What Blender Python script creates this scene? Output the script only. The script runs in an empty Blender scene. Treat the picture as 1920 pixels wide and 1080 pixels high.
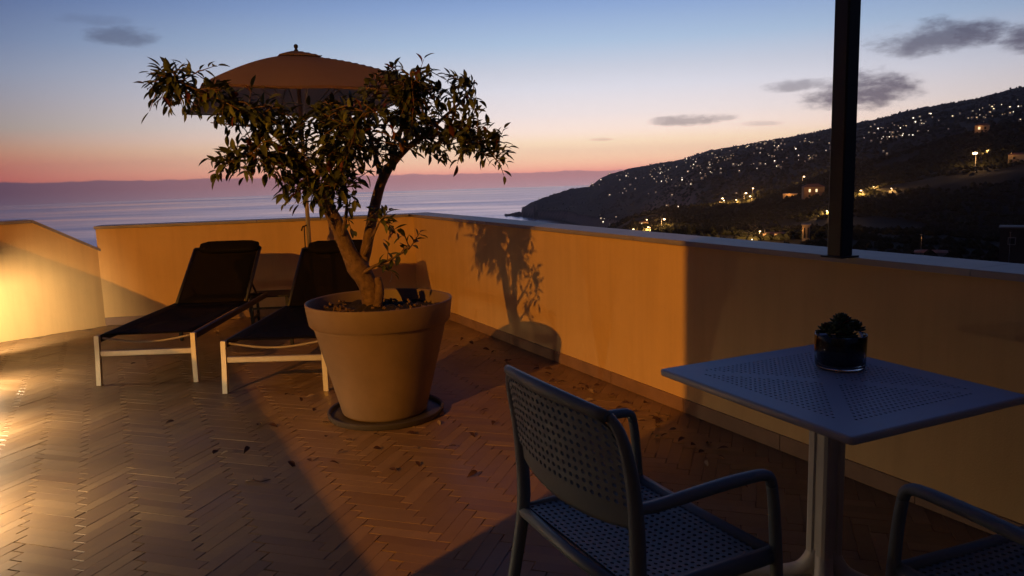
import bpy, math, random
import numpy as np
from mathutils import Vector, Matrix, noise

random.seed(7)
rng = np.random.default_rng(7)
SC = bpy.context.scene
COL = SC.collection
R = math.radians

# ------------------------------------------------------------------ camera
FPX, EYE = 1450.0, 1.45
PITCH, ROLL = math.atan(217 / 1450), 0.030
cp, sp, cr, sr = math.cos(PITCH), math.sin(PITCH), math.cos(ROLL), math.sin(ROLL)
cam = bpy.data.cameras.new("camera")
cam_ob = bpy.data.objects.new("camera", cam)
COL.objects.link(cam_ob)
right, up, fwd = Vector((1, 0, 0)), Vector((0, sp, cp)), Vector((0, cp, -sp))
cx, cy = cr * right - sr * up, sr * right + cr * up
m = Matrix((cx, cy, -fwd)).transposed().to_4x4()
m.translation = Vector((0, 0, EYE))
cam_ob.matrix_world = m
cam.sensor_width = 36
cam.lens = FPX / 1920 * 36
cam.clip_start, cam.clip_end = 0.05, 60000
SC.camera = cam_ob


def ray(x, y):
    u, v = (x - 960) / FPX, -(y - 540) / FPX
    u, v = cr * u + sr * v, -sr * u + cr * v
    return np.array([u, cp + v * sp, -sp + v * cp])


def at(x, y, Y):                      # point on the sight line at depth Y
    r = ray(x, y)
    return Vector((r[0] / r[1] * Y, Y, EYE + r[2] / r[1] * Y))


def on_z(x, y, z=0.0):                # point on a level surface
    r = ray(x, y)
    t = (z - EYE) / r[2]
    return Vector((r[0] * t, r[1] * t, z))


# ------------------------------------------------------------------ node helpers
class NT:
    def __init__(self, tree):
        self.t = tree
        self.n, self.l = tree.nodes, tree.links

    def new(self, kind, **kw):
        nd = self.n.new(kind)
        for k, v in kw.items():
            setattr(nd, k, v)
        return nd

    def put(self, sock, v):
        if hasattr(v, "is_output"):
            self.l.new(v, sock)
        elif isinstance(v, (tuple, list)) and len(v) == 3 and sock.type == 'RGBA':
            sock.default_value = (*v, 1)
        else:
            sock.default_value = v

    def math(self, op, a, b=None, c=None, clamp=False):
        nd = self.new('ShaderNodeMath', operation=op, use_clamp=clamp)
        self.put(nd.inputs[0], a)
        if b is not None:
            self.put(nd.inputs[1], b)
        if c is not None:
            self.put(nd.inputs[2], c)
        return nd.outputs[0]

    def maprange(self, v, a, b, c=0.0, d=1.0, smooth=False):
        nd = self.new('ShaderNodeMapRange', clamp=True)
        if smooth:
            nd.interpolation_type = 'SMOOTHSTEP'
        for i, q in enumerate((v, a, b, c, d)):
            self.put(nd.inputs[i], q)
        return nd.outputs[0]

    def mix(self, f, a, b, blend='MIX'):
        nd = self.new('ShaderNodeMix', data_type='RGBA', blend_type=blend)
        self.put(nd.inputs[0], f)
        self.put(nd.inputs[6], a)
        self.put(nd.inputs[7], b)
        return nd.outputs[2]

    def ramp(self, f, stops):
        nd = self.new('ShaderNodeValToRGB')
        e = nd.color_ramp.elements
        while len(e) > 1:
            e.remove(e[-1])
        e[0].position, e[0].color = stops[0][0], (*stops[0][1], 1)
        for p, c in stops[1:]:
            q = e.new(p)
            q.color = (*c, 1)
        self.put(nd.inputs[0], f)
        return nd.outputs[0]

    def noise(self, vec, scale, detail=3.0, rough=0.5):
        nd = self.new('ShaderNodeTexNoise')
        if vec is not None:
            self.put(nd.inputs['Vector'], vec)
        nd.inputs['Scale'].default_value = scale
        nd.inputs['Detail'].default_value = detail
        nd.inputs['Roughness'].default_value = rough
        return nd.outputs[0]


def lin(*c):                          # 0-255 sRGB -> linear
    out = []
    for v in c:
        v /= 255
        out.append(v / 12.92 if v <= 0.04045 else ((v + 0.055) / 1.055) ** 2.4)
    return tuple(out)


# ------------------------------------------------------------------ sky (dusk, sun already below the sea horizon)
world = bpy.data.worlds.new("World")
SC.world = world
world.use_nodes = True
W = NT(world.node_tree)
W.n.clear()
tc = W.new('ShaderNodeTexCoord')
nrm = W.new('ShaderNodeVectorMath', operation='NORMALIZE')
W.l.new(tc.outputs['Generated'], nrm.inputs[0])
sep = W.new('ShaderNodeSeparateXYZ')
W.l.new(nrm.outputs[0], sep.inputs[0])
dx, dy, dz = sep.outputs
az = W.math('ARCTAN2', dx, dy)
GLOW = R(7)
dlt = W.math('COSINE', W.math('SUBTRACT', az, GLOW))
e_ = lambda d: math.sin(R(d))
bst = lambda k, *c: tuple(k * v for v in lin(*c))       # brightness of the glow above 1 near the horizon
SKY_MID = [(0.0, bst(1.40, 238, 160, 138)), (e_(.32), bst(1.38, 249, 184, 152)), (e_(.87), bst(1.34, 254, 205, 168)), (e_(2.0), bst(1.25, 255, 224, 190)),
           (e_(2.8), bst(1.19, 254, 229, 214)), (e_(4.0), bst(1.1, 243, 229, 227)), (e_(5.8), bst(1.04, 226, 224, 234)), (e_(7.1), lin(210, 214, 229)),
           (e_(9), lin(176, 198, 226)), (e_(11.4), lin(144, 171, 216)), (e_(13), lin(120, 150, 200)), (e_(20), lin(66, 92, 146)), (e_(35), lin(38, 55, 100)), (1.0, lin(22, 33, 66))]
SKY_SIDE = [(0.0, lin(184, 86, 76)), (e_(.5), lin(206, 96, 80)), (e_(1.3), lin(206, 112, 88)), (e_(2.4), lin(188, 136, 110)),
            (e_(3.6), lin(160, 146, 138)), (e_(5.2), lin(147, 143, 153)), (e_(7.0), lin(130, 140, 165)), (e_(8.8), lin(110, 125, 160)),
            (e_(11.4), lin(84, 102, 146)), (e_(20), lin(48, 65, 108)), (e_(35), lin(31, 45, 82)), (1.0, lin(22, 33, 66))]
SKY_EAST = [(0.0, lin(38, 40, 58)), (e_(5), lin(34, 41, 65)), (e_(20), lin(27, 37, 68)), (1.0, lin(22, 33, 66))]
t1 = W.maprange(dlt, 1.0, math.cos(R(42)), 0, 1)
t2 = W.maprange(dlt, math.cos(R(42)), -0.35, 0, 1, smooth=True)
col = W.mix(t1, W.ramp(dz, SKY_MID), W.ramp(dz, SKY_SIDE))
col = W.mix(t2, col, W.ramp(dz, SKY_EAST))
# small dusk clouds, given as azimuth, elevation, half width, half height (degrees), density
el = W.math('ARCSINE', dz)
scl = W.new('ShaderNodeVectorMath', operation='MULTIPLY')
W.l.new(nrm.outputs[0], scl.inputs[0])
scl.inputs[1].default_value = (1, 1, 2.6)
n1 = W.noise(scl.outputs[0], 26.0, 6.0, 0.62)
n2 = W.noise(scl.outputs[0], 70.0, 4.0, 0.6)


def skydir(x, y):
    r = ray(x, y)
    return math.degrees(math.atan2(r[0], r[1])), math.degrees(math.atan2(r[2], math.hypot(r[0], r[1])))


cl = None
for (px, py, w, h, k) in [(236, 70, 62, 25, .62), (190, 42, 62, 14, .25), (1290, 227, 66, 15, .62), (1345, 222, 42, 9, .45), (1492, 164, 64, 14, .6),
                          (1575, 185, 78, 30, 1.0), (1645, 176, 70, 42, 1.05), (1725, 88, 70, 32, .85), (1765, 78, 110, 34, .9),
                          (1828, 68, 52, 28, 1.0), (1924, 78, 44, 30, 1.0), (1130, 262, 24, 4, .3), (1420, 233, 46, 7, .3)]:
    a0, e0 = skydir(px, py)
    u = W.math('DIVIDE', W.math('SUBTRACT', az, R(a0)), w / FPX)
    v = W.math('DIVIDE', W.math('SUBTRACT', el, R(e0)), h / FPX)
    v = W.math('MULTIPLY', v, W.maprange(v, -.2, .1, 1.7, 1.0))
    d = W.math('ADD', W.math('POWER', W.math('ABSOLUTE', u), 2.0), W.math('POWER', W.math('ABSOLUTE', v), 2.0))
    nz = W.math('ADD', W.math('MULTIPLY', n1, 2.6), W.math('MULTIPLY', n2, 0.9))
    q = W.math('SUBTRACT', W.math('ADD', W.math('SUBTRACT', 0.9, d), nz), 1.75)
    q = W.math('MULTIPLY', W.maprange(q, -.35, 1.0, 0, 1, smooth=True), k, clamp=True)
    cl = q if cl is None else W.math('MAXIMUM', cl, q)
cloud_col = W.mix(W.maprange(dz, 0.03, 0.2), lin(98, 84, 98), lin(62, 70, 96))
col = W.mix(W.math('MULTIPLY', cl, 0.86), col, cloud_col)
# low bank of cloud and haze lying on the sea horizon
comb = W.new('ShaderNodeCombineXYZ')
W.put(comb.inputs[0], W.math('MULTIPLY', az, 9.0))
bn = W.noise(comb.outputs[0], 2.2, 6.0, .55)
top = W.math('ADD', W.maprange(az, R(-34), R(2), R(.27), R(-.06)), W.math('MULTIPLY', W.math('SUBTRACT', bn, .5), R(.55)))
bank = W.maprange(el, W.math('SUBTRACT', top, R(.05)), W.math('ADD', top, R(.06)), 1, 0)
bcol = W.mix(t1, bst(1.15, 192, 136, 138), lin(92, 64, 84))
bcol = W.mix(t2, bcol, lin(36, 38, 56))
bcol = W.mix(W.maprange(el, R(-1.2), R(-.35), .75, 0), bcol, W.mix(t1, lin(206, 168, 178), lin(104, 88, 110)))
col = W.mix(bank, col, bcol)
bg = W.new('ShaderNodeBackground')
W.l.new(col, bg.inputs[0])
bg.inputs[1].default_value = 1.0
wo = W.new('ShaderNodeOutputWorld')
W.l.new(bg.outputs[0], wo.inputs[0])

SC.view_settings.view_transform = 'Standard'
SC.view_settings.look = 'None'
SC.view_settings.exposure = 0.0
SC.view_settings.gamma = 1.0
SC.view_settings.use_curve_mapping = False
SC.cycles.use_denoising = True
SC.cycles.max_bounces = 8
SC.cycles.transparent_max_bounces = 12
SC.cycles.volume_bounces = 0
SC.cycles.sample_clamp_indirect = 3.0
SC.cycles.use_light_tree = True

# lamp positions that shape the night light (the lamps themselves are built further down)
STREET = Vector((-5.39, -3.72, 4.09))
STREET_W, STREET_COL = 2400.0, (1.0, .385, .022)
STEP_W, STEP_COL = 58.0, (1.0, .76, .46)


# ------------------------------------------------------------------ materials
def mat(name, color, rough=0.6, metal=0.0, var=0.0, vscale=8.0, bump=0.0, bscale=60.0, spec=0.5, second=None, coat=0.0):
    M = bpy.data.materials.new(name)
    M.use_nodes = True
    t = NT(M.node_tree)
    b = t.n['Principled BSDF']
    b.inputs['Roughness'].default_value = rough
    b.inputs['Metallic'].default_value = metal
    b.inputs['Specular IOR Level'].default_value = spec
    b.inputs['Coat Weight'].default_value = coat
    co = t.new('ShaderNodeTexCoord').outputs['Object']
    c = color
    if var or second:
        f = t.maprange(t.noise(co, vscale, 5.0, 0.6), .3, .7)
        lo = second or tuple(v * (1 - var) for v in color)
        c = t.mix(f, lo, color)
    t.put(b.inputs['Base Color'], c)
    if bump:
        bp = t.new('ShaderNodeBump')
        bp.inputs['Strength'].default_value = bump
        bp.inputs['Distance'].default_value = 0.01
        t.put(bp.inputs['Height'], t.noise(co, bscale, 5.0, 0.6))
        t.l.new(bp.outputs[0], b.inputs['Normal'])
    M['tree'] = 0
    return M


def streaks(M, amount):
    t = NT(M.node_tree)
    b = t.n['Principled BSDF']
    src = b.inputs['Base Color'].links[0].from_socket
    mp = t.new('ShaderNodeMapping')
    mp.inputs['Scale'].default_value = (5.0, 5.0, .35)
    t.l.new(t.new('ShaderNodeTexCoord').outputs['Object'], mp.inputs[0])
    f = t.maprange(t.noise(mp.outputs[0], 1.6, 6.0, .65), .42, .72, 0, amount)
    co = t.new('ShaderNodeTexCoord').outputs['Object']
    f2 = t.maprange(t.noise(co, 14.0, 6.0, .7), .55, .75, 0, amount * .6)
    c = t.mix(f, src, (.42, .24, .11))
    t.put(b.inputs['Base Color'], t.mix(f2, c, (.50, .30, .15)))


def emit_mat(name, color, strength, sample=True):
    M = bpy.data.materials.new(name)
    M.use_nodes = True
    t = NT(M.node_tree)
    t.n.clear()
    e = t.new('ShaderNodeEmission')
    e.inputs[0].default_value = (*color, 1)
    e.inputs[1].default_value = strength
    o = t.new('ShaderNodeOutputMaterial')
    t.l.new(e.outputs[0], o.inputs[0])
    if not sample:
        M.cycles.emission_sampling = 'NONE'
    return M


def tile_mat(name, island):
    M = bpy.data.materials.new(name)
    M.use_nodes = True
    t = NT(M.node_tree)
    b = t.n['Principled BSDF']
    if island:
        rnd = t.new('ShaderNodeNewGeometry').outputs['Random Per Island']
    else:
        rnd = t.new('ShaderNodeObjectInfo').outputs['Random']
    geo = t.new('ShaderNodeNewGeometry').outputs['Position']
    n = t.noise(geo, 9.0, 5.0, 0.65)
    base = t.ramp(rnd, [(0, (.195, .115, .050)), (.35, (.22, .134, .059)), (.7, (.245, .152, .070)), (1, (.285, .18, .086))])
    c = t.mix(t.maprange(n, .35, .75, 0, .45), base, (.15, .09, .06))
    t.put(b.inputs['Base Color'], c)
    big = t.noise(geo, 1.6, 4.0, 0.6)
    t.put(b.inputs['Roughness'], t.math('ADD', t.maprange(big, .35, .65, .40, .56), t.math('MULTIPLY', rnd, .08)))
    b.inputs['Specular IOR Level'].default_value = 0.5
    bp = t.new('ShaderNodeBump')
    bp.inputs['Strength'].default_value = .12
    bp.inputs['Distance'].default_value = .004
    t.put(bp.inputs['Height'], t.noise(geo, 45.0, 4.0, 0.6))
    t.l.new(bp.outputs[0], b.inputs['Normal'])
    return M


M_plaster = mat("ochre_plaster", (.72, .47, .205), .85, var=.10, vscale=1.6, bump=.22, bscale=130, spec=.25)
streaks(M_plaster, .26)
M_coping = mat("grey_coping", (.30, .27, .29), .48, var=.25, vscale=5, bump=.1, bscale=40)
M_skirt = mat("brown_skirting", (.30, .17, .10), .55, var=.3, vscale=6, bump=.15)
M_grout = mat("sand_grout", (.15, .098, .055), .9, var=.3, bump=.3)
M_tile = tile_mat("terracotta_tile", False)
M_tile_far = tile_mat("terracotta_tile_joined", True)
M_dark = mat("dark_steel", (.022, .018, .016), .55, metal=.2, var=.3)
M_alu = mat("brushed_aluminium", (.78, .70, .54), .36, metal=.75, var=.1, vscale=30)
M_bow = mat("bow_rod_grey", (.34, .29, .23), .55)
M_black_frame = mat("black_frame", (.018, .015, .014), .5, var=.2)
M_pot = mat("taupe_pot", (.235, .16, .10), .6, var=.24, vscale=4, bump=.12, bscale=25)
M_saucer = mat("dark_saucer", (.06, .052, .048), .5, var=.2)
M_soil = mat("potting_soil", (.035, .022, .014), .95, var=.6, vscale=40, bump=1.0, bscale=70)
M_bark = mat("grey_brown_bark", (.23, .135, .068), .85, second=(.10, .056, .028), vscale=28, bump=1.0, bscale=60)
M_chair = mat("teal_grey_resin", (.20, .235, .235), .5, var=.06, bump=.06, bscale=200)
M_table = mat("blue_grey_resin", (.54, .58, .64), .42, var=.06, bump=.05, bscale=200)
M_leg = mat("light_resin_leg", (.60, .56, .50), .45, var=.06)
M_canopy = mat("beige_canvas", (.43, .28, .17), .9, var=.08, vscale=5, bump=.25, bscale=300, spec=.1)
_t = NT(M_canopy.node_tree)
_tr = _t.new('ShaderNodeBsdfTranslucent')
_tr.inputs[0].default_value = (.46, .31, .19, 1)
_mx = _t.new('ShaderNodeMixShader')
_mx.inputs[0].default_value = .46
_t.l.new(_t.n['Principled BSDF'].outputs[0], _mx.inputs[1])
_t.l.new(_tr.outputs[0], _mx.inputs[2])
_t.l.new(_mx.outputs[0], _t.n['Material Output'].inputs[0])
M_pole = mat("brass_tone_pole", (.42, .36, .28), .4, metal=.4)
M_dryleaf = mat("dry_leaf", (.085, .035, .02), .75, second=(.04, .018, .012), vscale=30)
M_dryleaf2 = mat("pale_dry_leaf", (.34, .24, .14), .7, var=.4, vscale=30)
M_white = mat("white_render", (.40, .33, .25), .85, var=.15, vscale=.6)
M_tan = mat("tan_render", (.24, .165, .11), .9, var=.2, vscale=.5)
M_brown = mat("brown_render", (.10, .065, .04), .9, var=.2, vscale=.5)
M_roof = mat("clay_roof", (.26, .115, .065), .8, var=.4, vscale=1.0)
M_asphalt = mat("asphalt", (.05, .05, .05), .9, var=.3)
M_glasspane = mat("dark_window", (.02, .022, .025), .15)
M_lampmetal = mat("lamp_metal", (.12, .12, .12), .5, metal=.5)


def leaf_mat(name, a, b_):
    M = bpy.data.materials.new(name)
    M.use_nodes = True
    t = NT(M.node_tree)
    b = t.n['Principled BSDF']
    oi = t.new('ShaderNodeObjectInfo').outputs['Random']
    gi = t.new('ShaderNodeNewGeometry').outputs['Random Per Island']
    f = t.math('FRACT', t.math('ADD', oi, gi))
    t.put(b.inputs['Base Color'], t.ramp(f, [(0, a), (.55, b_), (.93, tuple(1.3 * v for v in b_)), (.95, (.12, .03, .018)), (1, (.10, .03, .015))]))
    b.inputs['Roughness'].default_value = .5
    b.inputs['Specular IOR Level'].default_value = .3
    return M


M_leaf = leaf_mat("evergreen_leaf", (.040, .048, .014), (.076, .088, .026))
M_succ = leaf_mat("succulent_leaf", (.042, .06, .022), (.065, .085, .032))


def mesh_fabric(name, open_):
    M = bpy.data.materials.new(name)
    M.use_nodes = True
    t = NT(M.node_tree)
    b = t.n['Principled BSDF']
    b.inputs['Base Color'].default_value = (.008, .0065, .006, 1)
    b.inputs['Roughness'].default_value = .8
    b.inputs['Specular IOR Level'].default_value = .08
    tr = t.new('ShaderNodeBsdfTransparent')
    mx = t.new('ShaderNodeMixShader')
    mx.inputs[0].default_value = open_
    t.l.new(b.outputs[0], mx.inputs[1])
    t.l.new(tr.outputs[0], mx.inputs[2])
    t.l.new(mx.outputs[0], t.n['Material Output'].inputs[0])
    return M


M_sling = mesh_fabric("black_mesh_sling", .10)
M_pillow = mat("black_pillow", (.010, .008, .007), .9, var=.2, bump=.2, bscale=200, spec=.1)


def glass_mat():
    M = bpy.data.materials.new("clear_glass")
    M.use_nodes = True
    b = M.node_tree.nodes['Principled BSDF']
    b.inputs['Base Color'].default_value = (.78, .80, .82, 1)
    b.inputs['Roughness'].default_value = .02
    b.inputs['IOR'].default_value = 1.46
    b.inputs['Transmission Weight'].default_value = 1.0
    return M


M_glass = glass_mat()


# ------------------------------------------------------------------ mesh builder
class MB:
    def __init__(self):
        self.v, self.f, self.s = [], [], []

    def add(self, vs, fs, smooth=False, mx=None):
        o = len(self.v)
        for p in vs:
            p = Vector(p)
            self.v.append(tuple(mx @ p if mx else p))
        for q in fs:
            self.f.append(tuple(i + o for i in q))
            self.s.append(smooth)
        return self

    def box(self, c, s, mx=None, bev=0.0):
        x, y, z = s[0] / 2, s[1] / 2, s[2] / 2
        T = Matrix.Translation(Vector(c))
        if mx is not None:
            T = T @ mx
        if bev <= 0:
            vs = [(a * x, b * y, d * z) for a in (-1, 1) for b in (-1, 1) for d in (-1, 1)]
            fs = [(0, 1, 3, 2), (4, 6, 7, 5), (0, 4, 5, 1), (2, 3, 7, 6), (0, 2, 6, 4), (1, 5, 7, 3)]
            return self.add(vs, fs, False, T)
        vs, idx = [], {}
        for a in (-1, 1):
            for b in (-1, 1):
                for d in (-1, 1):
                    for ax in range(3):
                        p = [a * x, b * y, d * z]
                        for k in range(3):
                            if k != ax:
                                p[k] -= (a, b, d)[k] * bev
                        idx[(a, b, d, ax)] = len(vs)
                        vs.append(p)
        fs = []
        for ax in range(3):
            o1, o2 = [(1, 2), (2, 0), (0, 1)][ax]
            for sg in (-1, 1):
                q = []
                for (m1, m2) in ((-1, -1), (1, -1), (1, 1), (-1, 1)):
                    k = [0, 0, 0]
                    k[ax], k[o1], k[o2] = sg, m1, m2
                    q.append(idx[(*k, ax)])
                fs.append(tuple(q if sg > 0 else q[::-1]))
        for ax in range(3):
            o1, o2 = [(1, 2), (2, 0), (0, 1)][ax]
            for m1 in (-1, 1):
                for m2 in (-1, 1):
                    q = []
                    for (sg, f) in ((-1, o1), (1, o1), (1, o2), (-1, o2)):
                        k = [0, 0, 0]
                        k[ax], k[o1], k[o2] = sg, m1, m2
                        q.append(idx[(*k, f)])
                    fs.append(tuple(q if m1 * m2 < 0 else q[::-1]))
        for a in (-1, 1):
            for b in (-1, 1):
                for d in (-1, 1):
                    q = [idx[(a, b, d, k)] for k in range(3)]
                    fs.append(tuple(q if a * b * d > 0 else q[::-1]))
        return self.add(vs, fs, False, T)

    def tube(self, pts, rad, n=8, cap=True, flat=1.0, smooth=True):
        pts = [Vector(p) for p in pts]
        if not hasattr(rad, '__len__'):
            rad = [rad] * len(pts)
        vs, fs = [], []
        prev = None
        for i, p in enumerate(pts):
            a, b = pts[max(i - 1, 0)], pts[min(i + 1, len(pts) - 1)]
            d = (b - a).normalized()
            if prev is None:
                ref = Vector((0, 0, 1)) if abs(d.z) < .9 else Vector((0, 1, 0))
                e1 = d.cross(ref).normalized()
            else:
                e1 = (prev - d * prev.dot(d)).normalized()
            prev = e1
            e2 = d.cross(e1)
            for k in range(n):
                t = 2 * math.pi * (k + .5) / n
                vs.append(p + e1 * math.cos(t) * rad[i] + e2 * math.sin(t) * rad[i] * flat)
        for i in range(len(pts) - 1):
            for k in range(n):
                k2 = (k + 1) % n
                fs.append((i * n + k, i * n + k2, (i + 1) * n + k2, (i + 1) * n + k))
        self.add(vs, fs, smooth)
        if cap:
            o = len(self.v) - len(vs)
            self.f.append(tuple(o + k for k in range(n))[::-1])
            self.s.append(False)
            self.f.append(tuple(o + (len(pts) - 1) * n + k for k in range(n)))
            self.s.append(False)
        return self

    def lathe(self, prof, n=48, c=(0, 0, 0), smooth=True):
        vs, fs = [], []
        for (r, z) in prof:
            for k in range(n):
                t = 2 * math.pi * k / n
                vs.append((c[0] + r * math.cos(t), c[1] + r * math.sin(t), c[2] + z))
        for i in range(len(prof) - 1):
            for k in range(n):
                k2 = (k + 1) % n
                fs.append((i * n + k, i * n + k2, (i + 1) * n + k2, (i + 1) * n + k))
        return self.add(vs, fs, smooth)

    def prism(self, poly, z0, z1):
        n = len(poly)
        vs = [(*p, z0) for p in poly] + [(*p, z1) for p in poly]
        fs = [tuple(range(n))[::-1], tuple(range(n, 2 * n))]
        for i in range(n):
            j = (i + 1) % n
            fs.append((i, j, n + j, n + i))
        return self.add(vs, fs)

    def mesh(self, name):
        me = bpy.data.meshes.new(name)
        me.from_pydata(self.v, [], self.f)
        me.polygons.foreach_set('use_smooth', self.s)
        me.update()
        return me

    def build(self, name, material, parent=None, angle=None):
        me = self.mesh(name)
        me.materials.append(material)
        if angle:
            try:
                me.set_sharp_from_angle(angle=R(angle))
            except Exception:
                pass
        return link(name, me, parent)


def link(name, me, parent=None, mx=None):
    o = bpy.data.objects.new(name, me)
    COL.objects.link(o)
    if parent is not None:
        o.parent = parent
    if mx is not None:
        o.matrix_local = mx
    return o


def tag(o, label=None, cat=None, group=None, kind=None):
    if label:
        o['label'] = label
    if cat:
        o['category'] = cat
    if group:
        o['group'] = group
    if kind:
        o['kind'] = kind
    return o


def thing(name, loc, rz, label, cat, group=None):
    o = bpy.data.objects.new(name, None)
    o.empty_display_size = .1
    COL.objects.link(o)
    o.location = loc
    o.rotation_euler = (0, 0, rz)
    return tag(o, label, cat, group)


def copy_tree(o, parent=None):
    c = o.copy()
    COL.objects.link(c)
    if parent is not None:
        c.parent = parent
    for ch in list(o.children):
        copy_tree(ch, c)
    return c


# ------------------------------------------------------------------ terrace plan
A = Vector((.457, -.890, 0)).normalized()          # along the right parapet, towards the camera side
N = Vector((.890, .457, 0)).normalized()           # outwards through the right parapet
RW = Vector((-.626, 7.642, 0))                     # a point on its inner face, at the floor
CORNER = RW - A * .935                              # far corner of the terrace
BL = Vector((-4.225, 7.90, 0))                     # left end of the back parapet
LW0 = Vector((-4.86, 7.195, 0))                    # left end of the slanting wall
PAR = Vector((-3.43, 4.28, 0))                     # a point on the inner edge of the left parapet
WALL_H = 1.0


def wall_poly(p, q, th, side):
    p, q = Vector(p), Vector(q)
    d = (q - p).normalized()
    n = Vector((-d.y, d.x, 0)) * side
    return [p.xy, q.xy, (q + n * th).xy, (p + n * th).xy], d, n


# floor slab
fl = MB()
near_r, near_l = RW + A * 9.6, PAR + A * 5.4
poly = [(CORNER + N * .1 - A * .1), near_r + N * .1, near_l - N * .1, Vector((-4.95, 7.15, 0)) - N * .1, LW0, BL + Vector((0, .06, 0))]
fl.prism([p.xy for p in poly], -.30, -.0045)
floor = tag(fl.build('terrace_floor', M_grout), kind='structure')

# herringbone tiles
TW, TL, GAP, ENDGAP = .061, .305, .0005, .0030
e1 = Vector((math.cos(R(-17.5)), math.sin(R(-17.5)), 0))
e2 = Vector((math.cos(R(-107.5)), math.sin(R(-107.5)), 0))


def tile_mesh():
    b = MB()
    x, y = TL / 2 - ENDGAP / 2, TW / 2 - GAP / 2
    c, ce = .0003, .0032
    vs = [(sx * x, sy * y, -.012) for sx, sy in ((-1, -1), (1, -1), (1, 1), (-1, 1))]
    vs += [(sx * x, sy * y, -.0026) for sx, sy in ((-1, -1), (1, -1), (1, 1), (-1, 1))]
    vs += [(sx * (x - ce), sy * (y - c), 0) for sx, sy in ((-1, -1), (1, -1), (1, 1), (-1, 1))]
    fs = [(8, 9, 10, 11)]
    for k in range(4):
        j = (k + 1) % 4
        fs += [(k, j, 4 + j, 4 + k), (4 + k, 4 + j, 8 + j, 8 + k)]
    return b.add(vs, fs)


def inside(p, poly):
    r = False
    n = len(poly)
    for i in range(n):
        a, b = poly[i], poly[(i + 1) % n]
        if (a.y > p.y) != (b.y > p.y) and p.x < (b.x - a.x) * (p.y - a.y) / (b.y - a.y) + a.x:
            r = not r
    return r


grow = [CORNER + N * .05 - A * .05, near_r + N * .05, near_l - N * .05, Vector((-4.93, 7.13, 0)) - N * .02, LW0 + Vector((.02, 0, 0)), BL]
tiles = []
n5 = 5
for s in range(-60, 60):
    for k in range(-140, 140):
        i, j = k + n5 * s, k - n5 * s
        for hv in (0, 1):
            if hv == 0:
                u, v, ang = i + n5 / 2, j + .5, R(-17.5)
            else:
                u, v, ang = i + n5 + .5, j + 1 - n5 / 2, R(-107.5)
            p = Vector((0.4, 3.0, 0)) + e1 * u * TW + e2 * v * TW
            if -6 < p.x < 6 and -1.5 < p.y < 9.5 and inside(p, grow):
                mx = Matrix.Translation((p.x, p.y, rng.normal(0, .0004))) @ Matrix.Rotation(ang, 4, 'Z') \
                    @ Matrix.Rotation(rng.normal(0, .004), 4, 'X') @ Matrix.Rotation(rng.normal(0, .0030), 4, 'Y')
                tiles.append((p, mx))


def pix(p):
    q = Vector(p) - Vector((0, 0, EYE))
    d = q.dot(fwd)
    if d < .05:
        return None
    return 960 + FPX * q.dot(cx) / d, 540 - FPX * q.dot(cy) / d


def seen(p):
    q = pix(p)
    return q is not None and -10 < q[0] < 1930 and 0 < q[1] < 1090


tiles.sort(key=lambda t: (not seen(t[0]), t[0].length))
tm = tile_mesh()
tme = tm.mesh('tile')
tme.materials.append(M_tile)
for p, mx in tiles[:300]:
    link('tile', tme, floor, mx)
rest = MB()
for p, mx in tiles[300:]:
    rest.add(tm.v, tm.f, False, mx)
tag(rest.build('tiles', M_tile_far, floor), kind='stuff')


# ------------------------------------------------------------------ parapets
def coping(parent, p, q, th, z, over_in=.018, over_out=.02, side=1, n_pieces=1, h=.028):
    """metal coping pieces lying on a wall top"""
    p, q = Vector(p), Vector(q)
    d = (q - p).normalized()
    n = Vector((-d.y, d.x, 0)) * side
    L = (q - p).length
    for k in range(n_pieces):
        a, b = p + d * (L * k / n_pieces + .0015), p + d * (L * (k + 1) / n_pieces - .0015)
        pol = [(a - n * over_in).xy, (b - n * over_in).xy, (b + n * (th + over_out)).xy, (a + n * (th + over_out)).xy]
        if side < 0:
            pol = pol[::-1]
        b_ = MB().prism(pol, z, z + h)
        b_.build('coping', M_coping, parent)


right_wall = thing('parapet_wall', RW, 0, "long ochre parapet on the seaward side behind the table and the potted tree, carrying the dark post", "wall")


def rel(b, o, name, m_):
    b.v = [tuple(Vector(v) - o.location) for v in b.v]
    return b.build(name, m_, o)


pl, d, n_ = wall_poly(CORNER - A * 0.0, near_r, .25, 1)
b = MB().prism(pl, -.3, WALL_H)
rel(b, right_wall, 'wall', M_plaster)
cop0 = len(right_wall.children)
coping(right_wall, CORNER - A * .29, near_r, .25, WALL_H + .001, side=1, n_pieces=5)
for ch in right_wall.children:
    if ch.name.startswith('coping'):
        ch.location = -right_wall.location
L = (near_r - CORNER).length
npc = 14
for k in range(npc):
    a_, b_ = CORNER + A * (L * k / npc + .002 + (.013 if k == 0 else 0)), CORNER + A * (L * (k + 1) / npc - .002)
    pl, _, _ = wall_poly(a_, b_, -.012, 1)
    rel(MB().prism(pl[::-1], .0035, .085), right_wall, 'skirting', M_skirt)

back_wall = thing('parapet_wall', BL, 0, "ochre back parapet behind the two loungers and the parasol, with its end edge showing", "wall")
pl, d, n_ = wall_poly(BL, CORNER + (CORNER - BL).normalized() * .06, .22, 1)
DB, NB = d, n_
rel(MB().prism(pl, -.3, WALL_H + .002), back_wall, 'wall', M_plaster)
coping(back_wall, BL - d * .012, CORNER - A * .005 - d * .05, .22, WALL_H + .003, n_pieces=2)
for ch in back_wall.children:
    if ch.name.startswith('coping'):
        ch.location = -back_wall.location
Lb = (CORNER - BL).length
for k in range(7):
    a_, b_ = BL + d * (Lb * k / 7 + .002), BL + d * (Lb * (k + 1) / 7 - .002 - (.016 if k == 6 else 0))
    pl, _, _ = wall_poly(a_, b_, -.012, 1)
    rel(MB().prism(pl[::-1], .0035, .085), back_wall, 'skirting', M_skirt)

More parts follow.
